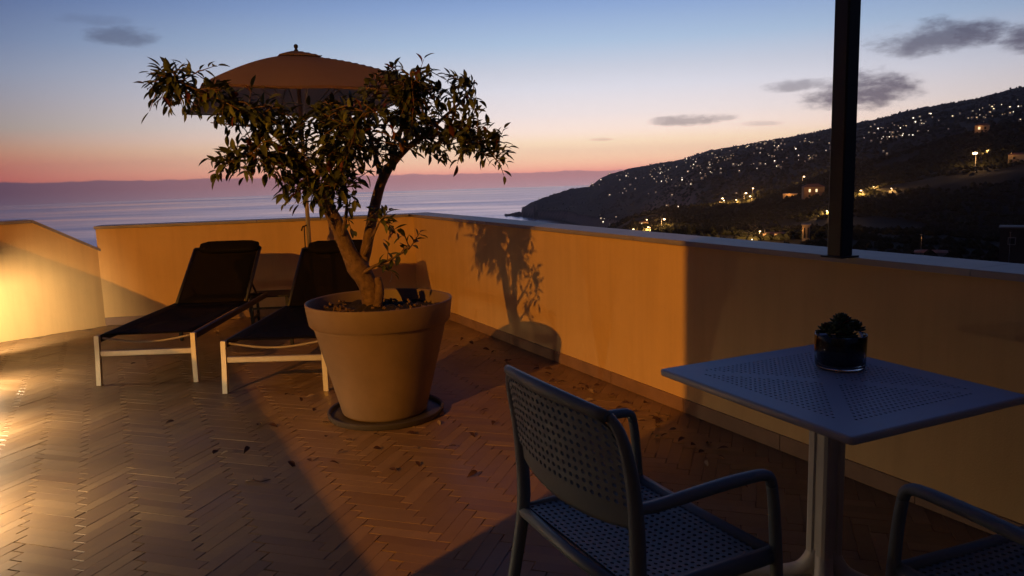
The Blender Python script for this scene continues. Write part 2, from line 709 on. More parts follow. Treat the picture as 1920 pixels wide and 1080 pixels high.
# slanting wall at the left whose top falls beside the stair
slant = thing('stair_wall', LW0, 0, "brightly lit cream wall at the left whose top edge slopes down to the back parapet", "wall")
dl = (BL - LW0).normalized()
nl = Vector((-dl.y, dl.x, 0))
tot = (BL - LW0).length + .07
prof = [(-.55, 1.105), (.385, 1.105), (tot, .745)]
b = MB()
vs, fs = [], []
for off in (0, .22):
    for s_, z_ in prof:
        vs.append(LW0 + dl * s_ + nl * off + Vector((0, 0, z_)))
    for s_, z_ in prof[::-1]:
        vs.append(LW0 + dl * s_ + nl * off + Vector((0, 0, -.3)))
fs = [(0, 1, 2, 3, 4, 5)[::-1], (6, 7, 8, 9, 10, 11)]
for i in range(6):
    j = (i + 1) % 6
    fs.append((i, j, 6 + j, 6 + i))
b.add(vs, fs)
rel(b, slant, 'wall', M_plaster)
for i in (0, 1):
    (s0, z0), (s1, z1) = prof[i], prof[i + 1]
    b = MB()
    vs = []
    for s_, z_ in ((s0 + .002, z0), (s1 - .002, z1)):
        for off in (-.018, .24):
            for h in (.002, .028):
                vs.append(LW0 + dl * s_ + nl * off + Vector((0, 0, z_ + h)))
    b.add(vs, [(0, 1, 3, 2), (4, 6, 7, 5), (0, 4, 5, 1), (2, 3, 7, 6), (0, 2, 6, 4), (1, 5, 7, 3)])
    rel(b, slant, 'coping', M_coping)

# left parapet (just beyond the left edge of the view; it carries the low wall lights)
PE = PAR - A * ((7.13 - PAR.y) / .89)
left_wall = thing('parapet_wall', PAR, 0, "ochre left parapet with low wall lights, running just outside the view", "wall")
pl, d, n_ = wall_poly(near_l, PE, .22, 1)
rel(MB().prism(pl, -.3, 1.0), left_wall, 'wall', M_plaster)
coping(left_wall, near_l, PE, .22, 1.001, n_pieces=4)
for ch in left_wall.children:
    if ch.name.startswith('coping'):
        ch.location = -left_wall.location

# house wall beside the camera: its corner throws the upright shadow edge on the right parapet
HC = Vector((-1.50, 1.254, 0))
house = thing('house_wall', HC, 0, "tall plastered house wall corner beside the viewpoint", "wall")
pl, d, n_ = wall_poly(HC, HC + A * 4.6, .25, 1)
rel(MB().prism(pl, .002, 4.6), house, 'wall', M_plaster)

SB0 = HC + A * .6 + Vector((0, 0, 0))
pl, d, n_ = wall_poly(SB0, SB0 + A * 3.6, 3.75, 1)
rel(MB().prism(pl, 2.62, 2.84), house, 'shade_slab', M_plaster)  # unseen overhead slab, added to keep skylight off the near corner

# dark post standing on the coping
pc = (at(1579, 486, 3.43))
post = thing('pergola_post', (1.475, 3.45, WALL_H + .03), math.atan2(A.y, A.x), "tall dark square steel post standing on the right parapet", "post")
MB().box((0, 0, 1.25), (.078, .078, 2.5), bev=.006).build('pole', M_dark, post)
MB().box((0, 0, .004), (.115, .115, .008), bev=.002).build('base_plate', M_dark, post)


# ------------------------------------------------------------------ loungers
def arc(p0, p1, sag, n=10):
    p0, p1 = Vector(p0), Vector(p1)
    return [p0.lerp(p1, i / n) + Vector((0, 0, -sag * math.sin(math.pi * i / n))) for i in range(n + 1)]


def strip(b, rows, th):
    """a sheet through rows of points with thickness th"""
    n, m_ = len(rows), len(rows[0])
    vs, fs = [], []
    for off in (0, -th):
        for r_ in rows:
            for p in r_:
                vs.append(Vector(p) + Vector((0, 0, off)))
    o = n * m_
    for i in range(n - 1):
        for j in range(m_ - 1):
            a = i * m_ + j
            fs.append((a, a + 1, a + m_ + 1, a + m_))
            fs.append((o + a, o + a + m_, o + a + m_ + 1, o + a + 1))
    for i in range(n - 1):
        a = i * m_
        fs.append((a, a + m_, o + a + m_, o + a))
        a = i * m_ + m_ - 1
        fs.append((a, o + a, o + a + m_, a + m_))
    for j in range(m_ - 1):
        fs.append((j, o + j, o + j + 1, j + 1))
        a = (n - 1) * m_ + j
        fs.append((a, a + 1, o + a + 1, o + a))
    b.add(vs, fs, True)


HINGE, TOP = Vector((0, 1.40, .352)), Vector((0, 1.98, .80))


def make_lounger(label):
    t = thing('sun_lounger', (0, 0, 0), 0, label, 'sun lounger', 'sun loungers side by side under the parasol')
    hw = .345
    for s in (-1, 1):
        MB().tube([(s * (hw + .004), -.015, 0), (s * hw, .0, .2), (s * hw, .012, .362)], .0235, 4, smooth=False).build('leg', M_alu, t)
    for s in (-1, 1):
        MB().tube([(s * (hw - .01), 1.52, 0), (s * (hw - .01), 1.46, .33)], .02, 4, smooth=False).build('leg', M_black_frame, t)
    MB().box((0, .005, .232), (2 * hw - .036, .022, .042), bev=.004).build('crossbar', M_alu, t)
    bow = [(-hw + .035, .02, .345)] + arc((-hw + .05, .03, .338), (hw - .05, .03, .338), .034, 12) + [(hw - .035, .02, .345)]
    MB().tube(bow, .008, 8).build('bow_rod', M_bow, t)
    for s in (-1, 1):
        MB().box((s * (hw - .003), 1.0, .335), (.028, 1.94, .05), bev=.005).build('side_rail', M_black_frame, t)
    MB().box((0, 1.955, .335), (2 * hw - .04, .028, .045), bev=.004).build('crossbar', M_black_frame, t)
    MB().box((0, 1.43, .325), (2 * hw - .04, .028, .03), bev=.004).build('crossbar', M_black_frame, t)
    b = MB()
    rows = []
    for i in range(15):
        y = .03 + (HINGE.y - .03) * i / 14
        rows.append([(x * (hw - .018), y, .366 - .03 * math.sin(math.pi * min(1, y / 1.4)) * (1 - abs(x) ** 3)) for x in np.linspace(-1, 1, 9)])
    strip(b, rows, .004)
    b.build('seat_sling', M_sling, t)
    db = (TOP - HINGE)
    br = thing_part = bpy.data.objects.new('backrest', None)
    COL.objects.link(br)
    br.parent = t
    for s in (-1, 1):
        x = s * (hw - .035)
        MB().tube([HINGE + Vector((x, 0, -.005)), TOP + Vector((x, 0, 0))], .017, 6).build('side_tube', M_black_frame, br)
    MB().tube([TOP + Vector((-hw + .035, 0, 0)), TOP + Vector((hw - .035, 0, 0))], .017, 6).build('top_tube', M_black_frame, br)
    nrm_ = Vector((0, -db.z, db.y)).normalized()
    b = MB()
    rows = []
    for i in range(10):
        f = i / 9
        p = HINGE + db * f
        rows.append([p + Vector((x * (hw - .05), 0, 0)) + nrm_ * (.012 - .03 * math.sin(math.pi * f) * (1 - abs(x) ** 3)) for x in np.linspace(-1, 1, 9)])
    strip(b, rows, .003)
    b.build('back_sling', M_sling, br)
    for s in (-1, 1):
        MB().tube([HINGE + db * .45 + Vector((s * (hw - .06), 0, -.02)), (s * (hw - .06), 1.86, .345)], .010, 6).build('prop', M_black_frame, t)
    # head cushion folded over the top
    b = MB()
    ang = math.atan2(db.z, db.y)
    cm = Matrix.Rotation(ang, 4, 'X')
    rows = []
    for i in range(9):
        a = 2 * math.pi * i / 8
        rows.append(None)
    hl, hr_, hd = .275, .072, .034
    vs, fs = [], []
    nn, seg = 14, 9
    for i in range(seg):
        fx = -1 + 2 * i / (seg - 1)
        e = (1 - abs(fx) ** 6) ** .5 * .35 + .65
        for k in range(nn):
            a = 2 * math.pi * k / nn
            ca, sa = math.cos(a), math.sin(a)
            vs.append((fx * hl, math.copysign(abs(ca) ** .6, ca) * hr_ * e, math.copysign(abs(sa) ** .7, sa) * hd * e))
    for i in range(seg - 1):
        for k in range(nn):
            k2 = (k + 1) % nn
            fs.append((i * nn + k, (i + 1) * nn + k, (i + 1) * nn + k2, i * nn + k2))
    fs.append(tuple(range(nn)))
    fs.append(tuple((seg - 1) * nn + k for k in range(nn))[::-1])
    T = Matrix.Translation(TOP + nrm_ * .04 - db.normalized() * .022 + Vector((.03, 0, 0))) @ cm
    b.add(vs, fs, True, T)
    pil = b.build('head_cushion', M_pillow, t)
    for s in (-1, 1):
        MB().tube([TOP + nrm_ * .03 + Vector((s * .16, 0, 0)), TOP - nrm_ * .02 + Vector((s * .16, .01, 0)), TOP - db.normalized() * .2 - nrm_ * .02 + Vector((s * .16, 0, 0))], .006, 4).build('strap', M_pillow, pil)
    return t


lg = make_lounger("left black mesh sun lounger with a silver front crossbar, nearer the lit wall")
lg.location, lg.rotation_euler = (-2.678, 5.515, .0015), (0, 0, R(2.0))
l2 = copy_tree(lg)
l2['label'] = "black mesh sun lounger partly hidden behind the big plant pot"
l2.location, l2.rotation_euler = (-1.645, 5.185, .0015), (0, 0, R(-.8))

# low side table between the lounger heads
st = thing('side_table', (-2.41, 7.66, .0015), R(8), "low dark slatted side table between the two loungers", 'table')
for k in range(5):
    MB().box((0, -.16 + .08 * k, .318), (.40, .072, .016), bev=.003).build('slat', M_black_frame, st)
for sx in (-1, 1):
    MB().box((sx * .17, 0, .299), (.025, .36, .022)).build('rail', M_black_frame, st)
    MB().box((sx * .17, 0, .09), (.018, .32, .02)).build('stretcher', M_black_frame, st)
    for sy in (-1, 1):
        MB().box((sx * .17, sy * .165, .144), (.024, .024, .288)).build('leg', M_black_frame, st)
MB().box((0, -.165, .2), (.31, .016, .018)).build('stretcher', M_black_frame, st)

# ------------------------------------------------------------------ parasol
UM = Vector((-2.05, 7.87, 0))
um = thing('parasol', UM, R(24.3), "open beige rectangular parasol with a vent cap behind the tree", 'umbrella')
UW, UD, UZ, UA = 1.95 / 2, 2.84 / 2, 2.205, 2.64
MB().tube([(0, 0, .05), (0, 0, 2.66)], .021, 12).build('pole', M_pole, um)
MB().box((0, 0, .0325), (.5, .5, .06), bev=.008).build('base', M_saucer, um)
MB().tube([(0, 0, .06), (0, 0, .34)], .03, 12).build('base_tube', M_dark, um)


def canopy_pt(u, v):                   # u, v in -1..1
    r_ = max(abs(u), abs(v))
    edge = (1 - max(0, 1 - abs(abs(u) - abs(v)) / max(r_, 1e-6) * 1.0) ** 2) * r_   # 0 on the diagonals and mid ribs
    a_ = math.atan2(v, u)
    sag = .014 * (math.sin(2 * a_ * 2) ** 2) * r_
    return Vector((u * UW, v * UD, UZ + (UA - UZ) * (1 - r_ ** 1.45) - sag * .8))


b = MB()
gn = 40
grid = [[canopy_pt(-1 + 2 * i / gn, -1 + 2 * j / gn) for i in range(gn + 1)] for j in range(gn + 1)]
for r_ in (0,):
    vs_ = [p for q in grid for p in q]
    n_g = gn + 1
    b.add(vs_, [(j * n_g + i, j * n_g + i + 1, (j + 1) * n_g + i + 1, (j + 1) * n_g + i) for j in range(gn) for i in range(gn)], True)
can = b.build('canopy', M_canopy, um)
# hanging hem
b = MB()
for (ua, va, ub, vb) in ((-1, -1, 1, -1), (1, -1, 1, 1), (1, 1, -1, 1), (-1, 1, -1, -1)):
    rows = [[], []]
    for i in range(15):
        f = i / 14
        p = canopy_pt(ua + (ub - ua) * f, va + (vb - va) * f)
        o = Vector((ua + ub, va + vb, 0)).normalized() * .0015
        rows[0].append(p + o + Vector((0, 0, .0)))
        rows[1].append(p + o + Vector((0, 0, -.022)))
    strip(b, rows, .002)
b.build('hem', M_canopy, can)
b = MB()
grid = [[Vector((u * .20, v * .25, UA + .055 - .075 * max(abs(u), abs(v)) ** 1.2)) for u in np.linspace(-1, 1, 9)] for v in np.linspace(-1, 1, 9)]
strip(b, grid, .005)
b.build('vent_cap', M_canopy, um)
MB().lathe([(.0, .0), (.020, .0), (.021, .010), (.012, .016), (.014, .026), (.021, .036), (.021, .052), (.012, .064), (.0, .067)], 12, (0, 0, UA + .05)).build('finial', M_dark, um)
for (u, v) in ((-1, -1), (0, -1), (1, -1), (1, 0), (1, 1), (0, 1), (-1, 1), (-1, 0)):
    e = canopy_pt(u * .985, v * .985) + Vector((0, 0, -.018))
    h_ = Vector((0, 0, UA - .06))
    rb = MB().tube([h_, canopy_pt(u * .5, v * .5) + Vector((0, 0, -.02)), e], .009, 5).build('rib', M_pole, um)
    MB().tube([(0, 0, 1.98), canopy_pt(u * .5, v * .5) + Vector((0, 0, -.026))], .007, 5).build('strut', M_pole, rb)
MB().lathe([(.021, 0), (.04, .0), (.04, .05), (.021, .05)], 12, (0, 0, 1.95)).build('runner', M_dark, um)
MB().tube([(-.02, -.02, .98), (-.06, -.03, .97), (-.075, -.03, .93)], .008, 6).tube([(-.045, -.028, .97), (-.05, -.03, .70)], .006, 5).build('tie_cord', M_dark, um)

# ------------------------------------------------------------------ big pot, soil, saucer
PC = Vector((-.81, 4.645, 0))
sc_ = thing('plant_saucer', PC + Vector((.01, -.02, .0015)), 0, "round dark saucer under the big plant pot", 'saucer')
MB().lathe([(0, .0), (.345, 0), (.352, .008), (.355, .034), (.349, .038), (.340, .034), (.334, .012), (0, .012)], 64).build('dish', M_saucer, sc_, 40)
pot = thing('plant_pot', PC + Vector((0, 0, .0145)), 0, "huge tapered taupe plant pot holding the small tree", 'plant pot')
prof = [(0, .0), (.248, 0), (.258, .008), (.262, .02), (.398, .545), (.402, .556), (.408, .560), (.418, .562), (.424, .570), (.4415, .688), (.4405, .695), (.434, .697), (.427, .690), (.412, .600), (.405, .55), (.30, .5)]
MB().lathe(prof, 80).build('body', M_pot, pot, 35)
b = MB()
vs, fs = [(0, 0, .62)], []
for i in range(1, 15):
    for k in range(56):
        r_ = .425 * i / 14 * (.985 if i == 14 else 1)
        t_ = 2 * math.pi * k / 56
        x, y = r_ * math.cos(t_), r_ * math.sin(t_)
        z = .622 + .035 * noise.noise(Vector((x * 9, y * 9, 1))) + .02 * noise.noise(Vector((x * 30, y * 30, 4))) + .05 * math.exp(-(x * x + y * y) / .02)
        vs.append((x * (.97 if i == 14 else 1), y * (.97 if i == 14 else 1), z))
for k in range(56):
    fs.append((0, 1 + k, 1 + (k + 1) % 56))
for i in range(13):
    for k in range(56):
        a, a2 = 1 + i * 56 + k, 1 + i * 56 + (k + 1) % 56
        fs.append((a, a + 56, a2 + 56, a2))
b.add(vs, fs, True)
soil = b.build('soil', M_soil, pot)
b = MB()
for k in range(70):
    r_, t_ = .37 * math.sqrt(random.random()), random.random() * 6.28
    s = random.uniform(.008, .02)
    mx = Matrix.Translation((r_ * math.cos(t_), r_ * math.sin(t_), .635 + .02 * random.random())) @ Matrix.Rotation(random.random() * 6, 4, Vector((random.random(), random.random(), 1)))
    b.box((0, 0, 0), (s * 1.6, s, s * .7), mx)
b.v = b.v
tag(b.build('bark_chips', M_bark, pot), kind='stuff')


# ------------------------------------------------------------------ the tree
def leaf_mesh(seed, curl, w=.40):
    rr = random.Random(seed)
    b = MB()
    L_ = [0, .12, .32, .55, .78, 1.0]
    Wd = [.02, .55, .95, 1.0, .62, .0]
    vs, fs = [], []
    tw = rr.uniform(-.3, .3)
    for i, (l, q) in enumerate(zip(L_, Wd)):
        z = -curl * l * l
        hw = q * w / 2
        up_ = .22 * hw * 2
        for k, s in enumerate((-1, 0, 1)):
            vs.append((l, s * hw, z + (up_ if s else 0) + tw * s * hw * l))
    for i in range(len(L_) - 1):
        a = i * 3
        fs += [(a, a + 3, a + 4, a + 1), (a + 1, a + 4, a + 5, a + 2)]
    b.add(vs, fs, True)
    return b


LEAVES = [leaf_mesh(i, c, w) for i, (c, w) in enumerate(((.10, .43), (.25, .38), (.38, .45), (.02, .40)))]
TREE0 = at(697, 585, 4.66)
tree = thing('small_tree', PC + Vector((0, 0, .62)), 0, "small evergreen tree with two leaning limbs and a wide leafy crown in the pot", 'tree')
TO = tree.location.copy()


def tpath(pts):
    return [at(x, y, Y) - TO for x, y, Y, r in pts], [r for x, y, Y, r in pts]


def smooth_path(P, rd, sub=4):
    out, ro = [], []
    n = len(P)
    for i in range(n - 1):
        p0, p1, p2, p3 = P[max(i - 1, 0)], P[i], P[i + 1], P[min(i + 2, n - 1)]
        for k in range(sub):
            t_ = k / sub
            out.append(.5 * ((2 * p1) + (p2 - p0) * t_ + (2 * p0 - 5 * p1 + 4 * p2 - p3) * t_ ** 2 + (3 * p1 - p0 - 3 * p2 + p3) * t_ ** 3))
            ro.append(rd[i] + (rd[i + 1] - rd[i]) * t_)
    out.append(P[-1])
    ro.append(rd[-1])
    return out, ro


def limb(pts, n=12, knob=.10):
    P, rd = smooth_path(*tpath(pts))
    rd = [r * (1 + knob * noise.noise(p * 9)) for p, r in zip(P, rd)]
    return MB().tube(P, rd, n), P


trunk_pts = [(698, 592, 4.66, 0.0793), (699, 572, 4.66, 0.0648), (694, 545, 4.66, 0.0591), (682, 518, 4.66, 0.0591), (668, 498, 4.66, 0.0615), (655, 474, 4.66, 0.0518),
             (641, 442, 4.65, 0.0454), (624, 405, 4.63, 0.0405), (606, 377, 4.61, 0.0373), (590, 345, 4.58, 0.0307), (566, 305, 4.54, 0.0235), (530, 262, 4.5, 0.0170)]
right_pts = [(672, 505, 4.67, 0.0405), (684, 478, 4.70, 0.0381), (692, 440, 4.73, 0.0332), (700, 400, 4.76, 0.0316), (708, 365, 4.80, 0.0324), (718, 335, 4.84, 0.0340), (734, 308, 4.88, 0.0292),
             (756, 284, 4.92, 0.0226), (790, 256, 4.98, 0.0162), (830, 222, 5.05, 0.0098)]
bt, trunkP = limb(trunk_pts, 14, .16)
bt.build('trunk', M_bark, tree)
br_, rightP = limb(right_pts, 12, .14)
br_.build('limb', M_bark, tree)
subs = [
    [(530, 262, 4.50, .020), (480, 225, 4.42, .014), (420, 190, 4.34, .010), (350, 160, 4.26, .006), (310, 140, 4.22, .003)],
    [(566, 305, 4.54, .022), (520, 290, 4.45, .014), (470, 290, 4.36, .008), (425, 305, 4.30, .004)],
    [(606, 377, 4.61, .02), (575, 335, 4.75, .013), (545, 310, 4.85, .008), (500, 300, 4.9, .004)],
    [(590, 345, 4.58, .024), (605, 290, 4.62, .016), (612, 240, 4.66, .011), (600, 195, 4.70, .006)],
    [(606, 360, 4.60, .02), (640, 300, 4.45, .014), (660, 250, 4.35, .009), (690, 200, 4.3, .004)],
    [(718, 335, 4.84, .022), (700, 280, 4.95, .015), (690, 220, 5.05, .010), (710, 165, 5.1, .005), (735, 130, 5.12, .003)],
    [(756, 284, 4.92, .02), (770, 230, 4.85, .013), (775, 180, 4.8, .008), (770, 135, 4.76, .004)],
    [(790, 256, 4.98, .016), (845, 250, 4.90, .011), (895, 265, 4.82, .007), (930, 300, 4.78, .003)],
    [(830, 222, 5.05, .012), (870, 185, 5.1, .008), (890, 150, 5.12, .004)],
    [(642, 445, 4.63, .016), (650, 395, 4.5, .010), (648, 360, 4.44, .006), (640, 340, 4.4, .003)],
    [(684, 478, 4.66, .014), (700, 440, 4.55, .009), (712, 415, 4.5, .004)],
    [(672, 520, 4.62, .014), (700, 500, 4.6, .010), (735, 485, 4.62, .007), (768, 466, 4.64, .003)],
    [(530, 262, 4.50, .016), (500, 240, 4.62, .010), (450, 235, 4.7, .006), (395, 230, 4.75, .003)],
]
subP = []
for s_ in subs:
    P, rd = smooth_path(*tpath(s_))
    MB().tube(P, rd, 7).build('branch', M_bark, tree)
    subP.append(P)
allP = [p for P in subP for p in P[3:]] + rightP[20:] + trunkP[36:]
trunk_stump = MB().tube(*smooth_path(*tpath([(708, 575, 4.60, .03), (712, 545, 4.61, .027), (708, 520, 4.62, .02)])), 8)
trunk_stump.build('branch', M_bark, tree)

# foliage clumps: centre, depth, half width, half height (as seen), number of twigs
clumps = [
    (295, 150, 4.25, 36, 24, 4), (330, 132, 4.25, 42, 26, 6), (350, 172, 4.28, 62, 30, 9), (290, 190, 4.24, 34, 14, 3), (425, 175, 4.35, 50, 26, 6), (372, 200, 4.35, 46, 22, 5),
    (475, 215, 4.42, 62, 36, 13), (415, 122, 4.30, 26, 10, 1), (450, 245, 4.45, 30, 24, 5),
    (510, 250, 4.45, 60, 45, 17), (490, 295, 4.4, 56, 40, 14), (428, 305, 4.3, 30, 22, 4), (405, 318, 4.3, 14, 18, 2), (545, 315, 4.45, 60, 45, 18), (548, 362, 4.45, 36, 22, 7), (600, 355, 4.42, 46, 28, 11),
    (560, 210, 4.55, 70, 24, 11), (575, 255, 4.45, 70, 42, 18), (620, 255, 4.75, 75, 50, 18), (640, 212, 4.5, 70, 26, 12), (640, 300, 4.42, 56, 40, 19), (600, 310, 4.40, 50, 40, 14), (655, 378, 4.44, 18, 18, 3),
    (690, 230, 4.6, 70, 50, 22), (690, 285, 4.6, 55, 32, 15), (700, 185, 4.9, 55, 34, 14), (735, 135, 5.0, 50, 22, 10), (772, 140, 4.8, 46, 30, 10), (770, 195, 4.8, 60, 42, 18),
    (755, 245, 4.75, 60, 34, 17), (820, 200, 5.0, 52, 42, 14), (868, 142, 5.1, 38, 14, 4), (880, 175, 5.1, 44, 28, 7), (830, 245, 4.9, 58, 40, 16), (885, 235, 4.9, 44, 40, 11),
    (905, 272, 4.82, 44, 34, 10), (936, 312, 4.78, 20, 22, 4), (942, 270, 4.8, 16, 18, 3), (850, 285, 4.85, 50, 18, 7),
    (625, 245, 4.25, 50, 36, 7), (705, 225, 4.3, 45, 36, 6), (740, 270, 4.5, 45, 26, 5), (800, 245, 4.6, 50, 34, 7), (860, 270, 4.6, 44, 26, 6), (835, 158, 5.0, 40, 24, 6), (400, 178, 4.3, 42, 26, 7), (455, 200, 4.36, 46, 24, 7), (512, 212, 4.42, 50, 20, 7), (570, 205, 4.4, 50, 20, 6), (650, 196, 4.5, 50, 20, 6), (440, 300, 4.36, 40, 30, 6), (560, 345, 4.4, 46, 30, 7), (645, 335, 4.4, 40, 30, 6), (720, 200, 4.7, 46, 34, 7), (505, 335, 4.42, 36, 26, 4), (800, 165, 4.9, 34, 22, 5), (860, 222, 4.8, 48, 26, 7), (920, 240, 4.8, 24, 22, 4),
    (708, 412, 4.5, 22, 18, 3), (735, 432, 4.52, 20, 14, 2), (662, 420, 4.45, 12, 12, 1), (738, 484, 4.62, 24, 12, 2), (768, 466, 4.64, 11, 9, 2), (722, 505, 4.62, 12, 10, 1),
]
tw = MB()
leafs = []
for (x, y, Y, rx, ry, nt) in clumps:
    c = at(x, y, Y) - TO
    rx_, ry_ = 1.12 * rx / FPX * Y, 1.12 * ry / FPX * Y
    for k in range(nt + nt // 5 if nt < 10 else nt):
        while True:
            q = Vector((random.uniform(-1, 1), random.uniform(-1, 1), random.uniform(-1, 1)))
            if q.length < 1:
                break
        tip = c + Vector((q.x * rx_, q.y * max(rx_, ry_) * .95, q.z * ry_))
        cand = min(random.sample(allP, min(60, len(allP))) if rx > 30 else allP, key=lambda p: (p - tip).length + .1 * random.random())
        base = cand if (cand - tip).length < .36 else tip + (cand - tip).normalized() * .36
        ln = (tip - base).length
        if ln < .06:
            tip = base + (tip - base + Vector((random.uniform(-.1, .1), random.uniform(-.1, .1), random.uniform(-.02, .1)))).normalized() * .12
            ln = .12
        mid = base.lerp(tip, .5) + Vector((0, 0, .04 * ln + random.uniform(-.02, .02)))
        pts = [base, mid, tip + Vector((0, 0, -.03 * random.random()))]
        if (cand - base).length > .01:
            pts = [cand] + pts
        tw.tube(pts, [.0035] * (len(pts) - 1) + [.0016], 4, cap=False)
        nl_ = random.randint(5, 9)
        side = random.uniform(0, 6.28)
        for i in range(nl_):
            f = .08 + .92 * i / (nl_ - 1)
            p = base.lerp(mid, f * 2) if f < .5 else mid.lerp(pts[-1], f * 2 - 1)
            d_ = ((mid - base) if f < .5 else (pts[-1] - mid)).normalized()
            side += 2.4
            a1 = d_.orthogonal().normalized()
            a2 = d_.cross(a1)
            out = a1 * math.cos(side) + a2 * math.sin(side)
            sp_ = random.uniform(.45, 1.3) if i < nl_ - 1 else .15
            dr = (d_ * math.cos(sp_) + out * math.sin(sp_) + Vector((0, 0, random.choice((-.5, -.25, 0, .2, .4))))).normalized()
            upv = (Vector((random.uniform(-.5, .5), random.uniform(-.5, .5), 1)))
            yv = upv.cross(dr).normalized()
            zv = dr.cross(yv)
            s = random.uniform(.044, .082)
            mx = Matrix((dr * s, yv * s, zv * s)).transposed().to_4x4()
            mx.translation = p + dr * .006
            leafs.append((mx, random.randrange(4)))
tag(tw.build('twigs', M_bark, tree), kind='stuff')
lme = []
for i, lb in enumerate(LEAVES):
    me = lb.mesh('leaf')
    me.materials.append(M_leaf)
    lme.append(me)
leafs.sort(key=lambda q: (q[0].translation + TO - Vector((0, 0, EYE))).length - 8 * q[0].to_scale().x)
for mx, k in leafs[:300]:
    link('leaf', lme[k], tree, mx)
b = MB()
for mx, k in leafs[300:]:
    b.add(LEAVES[k].v, LEAVES[k].f, True, mx)
tag(b.build('foliage', M_leaf, tree), kind='stuff')

# ------------------------------------------------------------------ perforated sheet
OCT = [(math.cos(math.pi / 4 * k), math.sin(math.pi / 4 * k)) for k in range(8)]
SQ = [(1, 0), (1, 1), (0, 1), (-1, 1), (-1, 0), (-1, -1), (0, -1), (1, -1)]


def perforated(b, S, nu, nv, hole, th, has=lambda i, j: True):
    """S(u, v) -> (point, normal); cells nu x nv with round holes"""
    cache = {}

    def P(u, v, side):
        key = (round(u, 6), round(v, 6), side)
        if key not in cache:
            p, n = S(u, v)
            cache[key] = len(vs)
            vs.append(p - n * (th if side else 0))
        return cache[key]

    vs, fs = [], []
    for i in range(nu):
        for j in range(nv):
            cu, cv = (i + .5) / nu, (j + .5) / nv
            hu, hv = .5 / nu, .5 / nv
            sq = [(cu + a * hu, cv + c * hv) for a, c in SQ]
            if has(i, j):
                oc = [(cu + a * hu * hole, cv + c * hv * hole) for a, c in OCT]
                for k in range(8):
                    k2 = (k + 1) % 8
                    q = [P(*sq[k], 0), P(*sq[k2], 0), P(*oc[k2], 0), P(*oc[k], 0)]
                    r_ = [P(*sq[k], 1), P(*sq[k2], 1), P(*oc[k2], 1), P(*oc[k], 1)]
                    fs.append(tuple(q))
                    fs.append(tuple(r_[::-1]))
                    fs.append((q[3], q[2], r_[2], r_[3]))
            else:
                fs.append(tuple(P(*s, 0) for s in sq))
                fs.append(tuple(P(*s, 1) for s in sq[::-1]))
    b.add(vs, fs, False)


